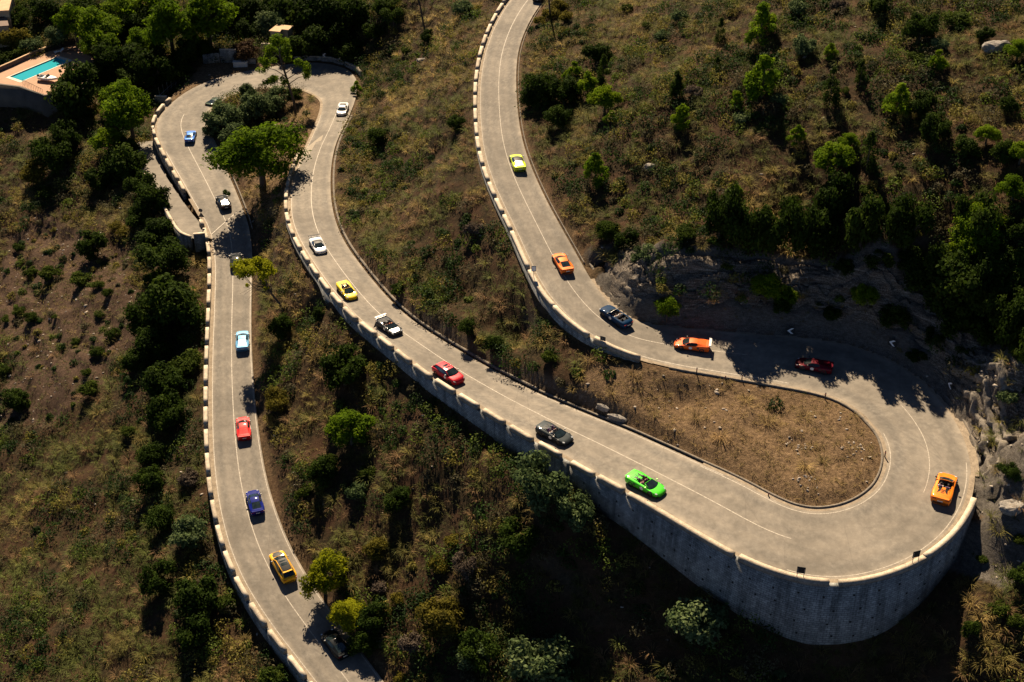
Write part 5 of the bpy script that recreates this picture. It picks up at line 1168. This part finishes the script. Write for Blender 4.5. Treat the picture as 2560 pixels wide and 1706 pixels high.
# the named individuals of the far island
plant('P',648,380,112,hc=1.05,zs=.88,var=1,n=11000,size=.045,base=(658,471))
plant('P',690,205,62,shape='slim',hc=1.9,var=2,base=(714,288),n=5200,size=.06,rz=0)
plant('Y',664,652,62,shape='lean',hc=1.95,var=3,base=(694,788),n=5200,size=.055,rz=0)
for (k,x,y,rp) in (('G',549,275,25),('G',545,300,46),('G',590,285,46),('G',640,265,48),('G',690,248,42),('G',575,335,44),('G',528,322,28),('S',735,240,22),('G',620,235,26)): plant(k,x,y,rp,shape='D')
plant('D',704,820,36,shape='D'); plant('D',565,475,13,shape='D',hc=1.6)
for (st,o,R_,k) in ((80.90,7.3,1.9,'D'),(81.68,7.8,2.5,'D'),(82.46,8.2,2.6,'D'),(83.24,7.3,2.7,'D'),(84.02,7.8,2.6,'D'),(84.80,8.2,2.7,'D'),(85.58,7.3,2.8,'D'),(86.36,7.8,3.0,'D'),(87.14,8.2,2.6,'D'),(87.92,7.3,2.7,'D'),(88.70,7.8,2.8,'D'),(89.48,8.2,2.7,'D'),(83.7,11.2,3.1,'D'),(86.2,12.,2.9,'D')):  # row of trees added above the rock cut to shade the bend
    k_=int(st*NS); x=RB[k_,0]+nB[k_,0]*o; y=RB[k_,1]+nB[k_,1]*o; zg=float(zat(x,y)); px,py,zc=proj(np.array((x,y,zg+.8*R_))); me,tr=foliage(k,int(st*7)%4,'D')
    r=empty('leafy_tree',(x,y,zg),st); r.scale=(R_*1.05,R_*.9,R_*(1.75+.3*math.sin(st*5))); link(bpy.data.objects.new('crown',me),r); link(bpy.data.objects.new('trunk',tr),r); PLANTS.append((r,k,'D',float(px),float(py),R_))
# ---- dry tussock grass (nobody could count it)
m_grass,nt,b=newmat('dry_grass'); at=N(nt,'ShaderNodeAttribute',attribute_name='tint'); nt.links.new(at.outputs['Color'],b.inputs['Base Color']); b.inputs['Roughness'].default_value=.8; b.inputs['Specular IOR Level'].default_value=.2
t_=N(nt,'ShaderNodeBsdfTranslucent'); nt.links.new(at.outputs['Color'],t_.inputs[0]); mx=N(nt,'ShaderNodeMixShader'); mx.inputs[0].default_value=.35
nt.links.new(b.outputs[0],mx.inputs[1]); nt.links.new(t_.outputs[0],mx.inputs[2]); nt.links.new(mx.outputs[0],nt.nodes['Material Output'].inputs[0])
def scatter(step,seed):
    r=np.random.default_rng(seed); xs=np.arange(GX0+1,GX1-1,step); ys=np.arange(GY0+1,GY1-1,step); X,Y=np.meshgrid(xs,ys); q=np.c_[X.ravel(),Y.ravel()]+r.uniform(-step/2,step/2,(X.size,2))
    z=zat(q[:,0],q[:,1]); z=np.maximum(z,zat(q[:,0],q[:,1],ZTG)-.15); px,py,zc=proj(np.c_[q,z]); k=(px>-420)&(px<2980)&(py>-200)&(py<1900)&(zc>10)
    q,z,px,py,zc=q[k],z[k],px[k],py[k],zc[k]
    fx=((q[:,0]-GX0)/GS).round().astype(int); fy=((q[:,1]-GY0)/GS).round().astype(int); gi=fy*nx+fx
    return q,z,px,py,zc,gi,r
def blades(q,z,H,tc,nb,r,wid,spread=.10):
    n=len(q); a=r.uniform(0,2*np.pi,(n,nb)); el=r.uniform(.30,1.30,(n,nb)); Ln=H[:,None]*r.uniform(.7,1.3,(n,nb))
    dx,dy=np.cos(a),np.sin(a); c=np.cos(el); s=np.sin(el); k=r.uniform(0,1,(n,nb))**.7
    b0=np.stack([q[:,None,0]+dx*spread*k,q[:,None,1]+dy*spread*k,np.repeat(z[:,None]-.06,nb,1)],-1)
    d=np.stack([dx*c,dy*c,s],-1); m1=b0+d*(Ln*.6)[...,None]
    d2=np.stack([dx*np.cos(el-.9),dy*np.cos(el-.9),np.sin(el-.9)],-1); tip=m1+d2*(Ln*.55)[...,None]
    sd=np.stack([-dy,dx,np.zeros_like(dx)],-1)*wid
    V=np.stack([b0-sd*.8,b0+sd*.8,m1-sd,m1+sd,tip],2).reshape(-1,3)
    i=np.arange(n*nb)*5; Q4=np.stack([i,i+1,i+3,i+2],1); T3=np.stack([i+2,i+3,i+4],1)
    bc=tc[:,None,:]*r.uniform(.7,1.3,(n,nb,1))
    return V,Q4,T3,np.repeat(bc.reshape(-1,3),5,axis=0)
base_c=np.array([[.34,.245,.085],[.235,.175,.055],[.145,.128,.032],[.080,.095,.020],[.185,.115,.055]])
def grass(name,step,seed,NB,h0,h1,wid,spread,dfun,bright):
    q,z,px,py,zc,gi,r=scatter(step,seed); e=E_[gi]; ok=(e>1.0)&~poly_mask(q,TERR)&~poly_mask(q,RAMP)&~poly_mask(q,LAYBY)
    cl=vnoise(q,3.4,31+seed)-.35*np.clip((vnoise(q,8.5,51)*.6+vnoise(q,3.2,52)*.4-.44)/.1,0,1); big=vnoise(q,15,32); mid=vnoise(q,5,33); dens=dfun(cl,mid,gi)
    ok&=r.uniform(0,1,len(q))<dens; q,z,px,py,gi,cl,big,mid,e=[a[ok] for a in (q,z,px,py,gi,cl,big,mid,e)]; n=len(q)
    lush=np.clip((px<470)*(py>900)*.20+(px>1280)*(py<700)*.08,0,1)
    t=np.clip(.30+.50*big+.5*(mid-.5)+.17*r.normal(size=n)+lush,0,.999)
    k1=np.minimum((t*4).astype(int),3); cw=(t*4-k1)[:,None]; nxt=np.minimum(k1+1,3); tc=base_c[k1]*(1-cw)+base_c[nxt]*cw; br_=r.uniform(0,1,n)<.15; tc[br_]=base_c[4]; im=(isle[gi]>.5)|(isle2[gi]>.5); tc[im]=np.array([.32,.22,.095])*.6+tc[im]*.4
    tc=tc*(bright*r.uniform(.55,1.15,n))[:,None]
    H=r.uniform(h0,h1,n)*np.clip(.45+e*.2,.45,1)
    V,Q4,T3,Cc=blades(q,z,H,tc,NB,r,wid,spread); tag(nobj(name,V,[Q4,T3],m_grass,cols=Cc),kind='stuff'); return n
def d_big(cl,mid,gi):
    d=np.clip(-.15+1.5*cl,0,.9); d=np.where(soil[gi]>.5,.05,d); d=np.where(isle[gi]>.5,.05,d); d=np.where(isle2[gi]>.5,.2,d); return np.where(rock[gi]>.4,d*.28,d)
def d_small(cl,mid,gi):
    d=np.clip(.10+.9*cl,0,.85); d=np.where(soil[gi]>.5,.38,d); d=np.where(isle[gi]>.5,np.where(cl>.5,.75,.4),d); d=np.where(isle2[gi]>.5,.3,d); return np.where(rock[gi]>.4,d*.45,d)
NG=grass('tussock_grass',1.05,21,52,.65,1.40,.019,.30,d_big,1.35)+grass('short_grass',.62,22,14,.28,.62,.019,.16,d_small,1.0)
# ---- low scrub as ground cover
q,z,px,py,zc,gi,r=scatter(1.75,44); e=E_[gi]
ok=(e>1.4)&~poly_mask(q,TERR)&~poly_mask(q,RAMP)&~poly_mask(q,LAYBY)
scr=vnoise(q,8.5,51)*.6+vnoise(q,3.2,52)*.4; dens=np.clip((scr-.42)/.14,0,1)*.9; dens=np.where(soil[gi]>.5,.30,dens); dens=np.where(isle[gi]>.5,.03,dens); dens=np.where(isle2[gi]>.5,.15,dens); dens=np.where(rock[gi]>.4,dens*.45,dens)
top=(py<140)&(px<1000); dens=np.where(top,.9,dens)
ok&=r.uniform(0,1,len(q))<dens; q,z,px,gi,py=[a[ok] for a in (q,z,px,gi,py)]; n=len(q); NC=190
Rr=r.uniform(.6,1.95,n)*np.where(soil[gi]>.5,.45,1)*np.where((py<140)&(px<1000),1.5,1); d=r.normal(size=(n,NC,3)); d[...,2]=np.abs(d[...,2])*.8; d/=np.linalg.norm(d,axis=2)[...,None]
rad=Rr[:,None]*r.uniform(.4,1.05,(n,NC))**.6; lump=1+.25*np.sin(3*np.arctan2(d[...,1],d[...,0])+r.uniform(0,6,(n,1)))
pts=np.stack([q[:,None,0]+d[...,0]*rad*lump,q[:,None,1]+d[...,1]*rad*lump,z[:,None]+d[...,2]*rad*1.0-.03],-1).reshape(-1,3)
nor=d.reshape(-1,3)+r.normal(size=(n*NC,3))*.6; nor/=np.linalg.norm(nor,axis=1)[:,None]
V,Fq=cards(pts,nor,.15,.5,r)
pal=np.array([[.016,.036,.006],[.028,.058,.009],[.080,.072,.036],[.17,.15,.030],[.018,.042,.007],[.085,.12,.016]]); tc=pal[r.integers(0,6,n)]
tc=(tc[:,None,:]*r.uniform(.6,1.5,(n,NC,1))).reshape(-1,3)
tag(nobj('undergrowth',V,Fq,m_grass,cols=np.repeat(tc,4,axis=0)),kind='stuff')
# ---- loose stones
def stone_shape(r,sub=1,flat=.7):
    bm=bmesh.new(); bmesh.ops.create_icosphere(bm,subdivisions=sub,radius=1); o=r.uniform(0,50,3)
    for v in bm.verts:
        w=1+.35*math.sin(v.co.x*2.3+o[0])*math.sin(v.co.y*2.9+o[1])+.2*math.sin(v.co.z*4+o[2])+r.uniform(-.12,.12); v.co*=w; v.co.z*=flat
    me=bpy.data.meshes.new('rock'); bm.to_mesh(me); bm.free(); return me
m_stone=stone_mat('loose_limestone',(.16,.135,.11),(.46,.40,.33),2.2,.95,.6,9)
q,z,px,py,zc,gi,r=scatter(1.1,77); e=E_[gi]
dens=np.where(isle[gi]>.5,.28*np.clip(vnoise(q,4,61)*2.4-.8,0.06,1),np.where(soil[gi]>.5,.20,np.where(rock[gi]>.4,.12,.015))); ok=(e>.8)&(r.uniform(0,1,len(q))<dens)&~poly_mask(q,TERR); q,z=q[ok],z[ok]
sh=[stone_shape(np.random.default_rng(k),1) for k in range(5)]; VV=[];FF=[];off=0
for i in range(len(q)):
    me=sh[i%5]; v=np.array([w.co[:] for w in me.vertices]); s=r.uniform(.07,.22)*(1.6 if r.random()<.08 else 1); a=r.uniform(0,6.28); v=v*np.array([s*1.2,s*.9,s*.7]); v=np.c_[v[:,0]*np.cos(a)-v[:,1]*np.sin(a),v[:,0]*np.sin(a)+v[:,1]*np.cos(a),v[:,2]]
    VV.append(v+np.array([q[i,0],q[i,1],z[i]+.03])); FF.append(np.array([p.vertices[:] for p in me.polygons])+off); off+=len(v)
tag(nobj('rubble',np.vstack(VV),np.vstack(FF),m_stone),kind='stuff')
# ---- boulders and rock ledges
m_rock=stone_mat('grey_limestone',(.09,.082,.072),(.36,.33,.29),.9,.95,.9,6)
def rock_thing(label,px,py,sx,sy,sz,rz,seed,name='boulder',cat='rock',group=None,lift=.2,tilt=0):
    r=np.random.default_rng(seed); g=ground(px,py); me=stone_shape(r,3,1.)
    for v in me.vertices:
        c=v.co; m=max(abs(c.x),abs(c.y),abs(c.z)); c*= (1/m)**.55*.8; k=math.floor(c.z*4)/4; c.x+=.10*math.sin(k*9+seed)
        c.x+=r.normal()*.03; c.y+=r.normal()*.03; c.z+=r.normal()*.025
    me.materials.append(m_rock); me.name=name
    o=link(bpy.data.objects.new(name,me)); o.scale=(sx,sy,sz); o.rotation_euler=(tilt,0,rz); o.location=(g.x,g.y,g.z+lift*sz); tag(o,label,cat,group); return o
rock_thing('big pale grey boulder on the dry slope near the right edge',2487,128,2.1,1.1,1.1,.6,1,lift=.5)
rock_thing('small white boulder on the slope right of the lime car',1624,424,.85,.7,.6,.2,2,lift=.4)
rock_thing('flat pale rock on the bank left of the topmost parapet',1055,153,1.1,.6,.4,.3,3)
for i,(x,y,sx,sy,sz,rz,lab) in enumerate(((2530,1275,1.6,1.,.8,.3,'grey boulder at the right edge below the bend'),(1545,1050,1.5,.4,.55,-.45,'white rocky scarp between island and middle road'),(1508,1022,1.0,.4,.45,-.4,'pale rock in the bank above the open charcoal car'),)):
    rock_thing(lab,x,y,sx,sy,sz,rz,20+i,'rock_outcrop','rock',lift=.05)
for k,(x,y,lab) in enumerate(((2012,1200,'heap of pale stones on the burnt island, lowest of three'),(2140,1122,'heap of pale stones on the right of the burnt island'),(2000,1113,'heap of pale stones in the middle of the burnt island'))):
    g=ground(x,y); r0=empty('stone_heap',tuple(g)); tag(r0,lab,'stone heap','stone heaps on the island'); rr=np.random.default_rng(300+k)
    for i in range(16):
        me=sh[i%5].copy(); me.materials.clear(); me.materials.append(m_stone); me.name='stone'; o=link(bpy.data.objects.new('stone',me),r0); s=rr.uniform(.07,.19); a=rr.normal(size=2)*.75
        o.location=(a[0],a[1],float(zat(g.x+a[0],g.y+a[1]))-g.z+s*.4); o.scale=(s*1.2,s,s*.7); o.rotation_euler=(rr.uniform(-.4,.4),rr.uniform(-.4,.4),rr.uniform(0,6))
for m_ in sh: bpy.data.meshes.remove(m_)
print('grass tufts',NG,'plants',len(PLANTS))

# ---------------------------------------------------------------- labels that single each plant out
LAND=[(px,py,'the '+k) for k,(r,px,py) in cars.items()]
LAND+=[(98,174,'the swimming pool'),(14,5,'the tan roofed corner house'),(700,70,'the small tan roofed house'),(602,160,'the white concrete box'),(2487,128,'the big boulder'),(1624,424,'the small white boulder'),(523,580,'the junction sign'),(952,848,'the triangular sign'),(2005,1446,'the left bend sign'),(2270,1412,'the right bend sign'),(1378,55,'the right utility pole'),(1062,73,'the left utility pole'),(1340,706,'the parapet sign'),(420,470,'the side ramp'),(1900,1560,'the retaining wall base'),(150,1500,'the lower left corner'),(30,1000,'the left edge'),(2530,1550,'the lower right corner'),(2000,250,'the right hillside middle'),(430,180,'the lay-by'),(2400,1240,'the end of the retaining wall')]
LAND=[l for l in LAND if 'middle' not in l[2]]
KW={('Y','lean'):('yellow topped leaning pine','pine'),('Y','P'):('yellow-green pine','pine'),('P','P'):('bright pine','pine'),('P','slim'):('tall slim sparse pine','pine'),('P','lean'):('yellow topped leaning pine','pine'),('C','C'):('bright young pine','pine'),('D','K'):('dark narrow juniper','juniper'),('D','D'):('dark leafy tree','tree'),('S','S'):('green shrub','shrub'),('S','D'):('green bush','bush'),('G','D'):('grey-green bushy tree','tree'),('G','S'):('grey-green shrub','shrub'),('O','D'):('olive-yellow bushy tree','tree'),('O','S'):('olive-yellow shrub','shrub'),('M','D'):('dry grey bush','bush'),('M','S'):('dry grey shrub','shrub'),('R','D'):('dark reddish bush','bush'),('R','S'):('dark reddish bush','bush')}
def direction(dx,dy):
    a=math.degrees(math.atan2(-dy,dx))%360
    return ['right of','above and right of','above','above and left of','left of','below and left of','below','below and right of'][int((a+22.5)//45)%8]
used={}
GRP={'Y':'yellow-green pines by the lowest road','P':'pines on the slopes','C':'young pines on the dry hillside','D':'dark trees on the slopes','S':'green shrubs on the slopes','G':'grey-green bushes','O':'olive-yellow bushes','M':'dry grey bushes','R':'reddish bushes'}
SIZES=lambda R:'small' if R<1.2 else ('mid-sized' if R<2.2 else ('large' if R<3.6 else 'very large'))
todo=[]
for (o,k,shp,px,py,R) in PLANTS:
    look,cat=KW[(k,shp)]; o['category']=cat; o['group']=GRP[k] if shp!='K' else 'dark junipers on the hillside'
    ls=sorted(LAND,key=lambda l:(l[0]-px)**2+(l[1]-py)**2)[:4]; done=False
    for l in ls:
        d=math.hypot(l[0]-px,l[1]-py); near='just ' if d<70 else ('' if d<190 else 'well ')
        for lab in (f"{SIZES(R)} {look} {near}{direction(px-l[0],py-l[1])} {l[2]}",):
            if lab not in used and len(lab.split())<=16: used[lab]=(o,px,py); o['label']=lab; done=True; break
        if done: break
    if not done: todo.append((o,k,shp,px,py,R,look))
for (o,k,shp,px,py,R,look) in todo:          # name it by its nearest labelled plant of another kind
    c=sorted([(math.hypot(v[1]-px,v[2]-py),l,v) for l,v in used.items() if look not in l])
    for d,l,v in c[:12]:
        l2=' '.join(l.split(' ')[1:])
        lab=f"{SIZES(R)} {look} beside {l2}"
        if lab not in used and len(lab.split())<=16: used[lab]=(o,px,py); o['label']=lab; break
    else:
        o['label']=f"{SIZES(R)} {look} at a spot {int(px/2560*100)} percent across and {int(py/1706*100)} percent down the picture"; print('fallback',o['label'])
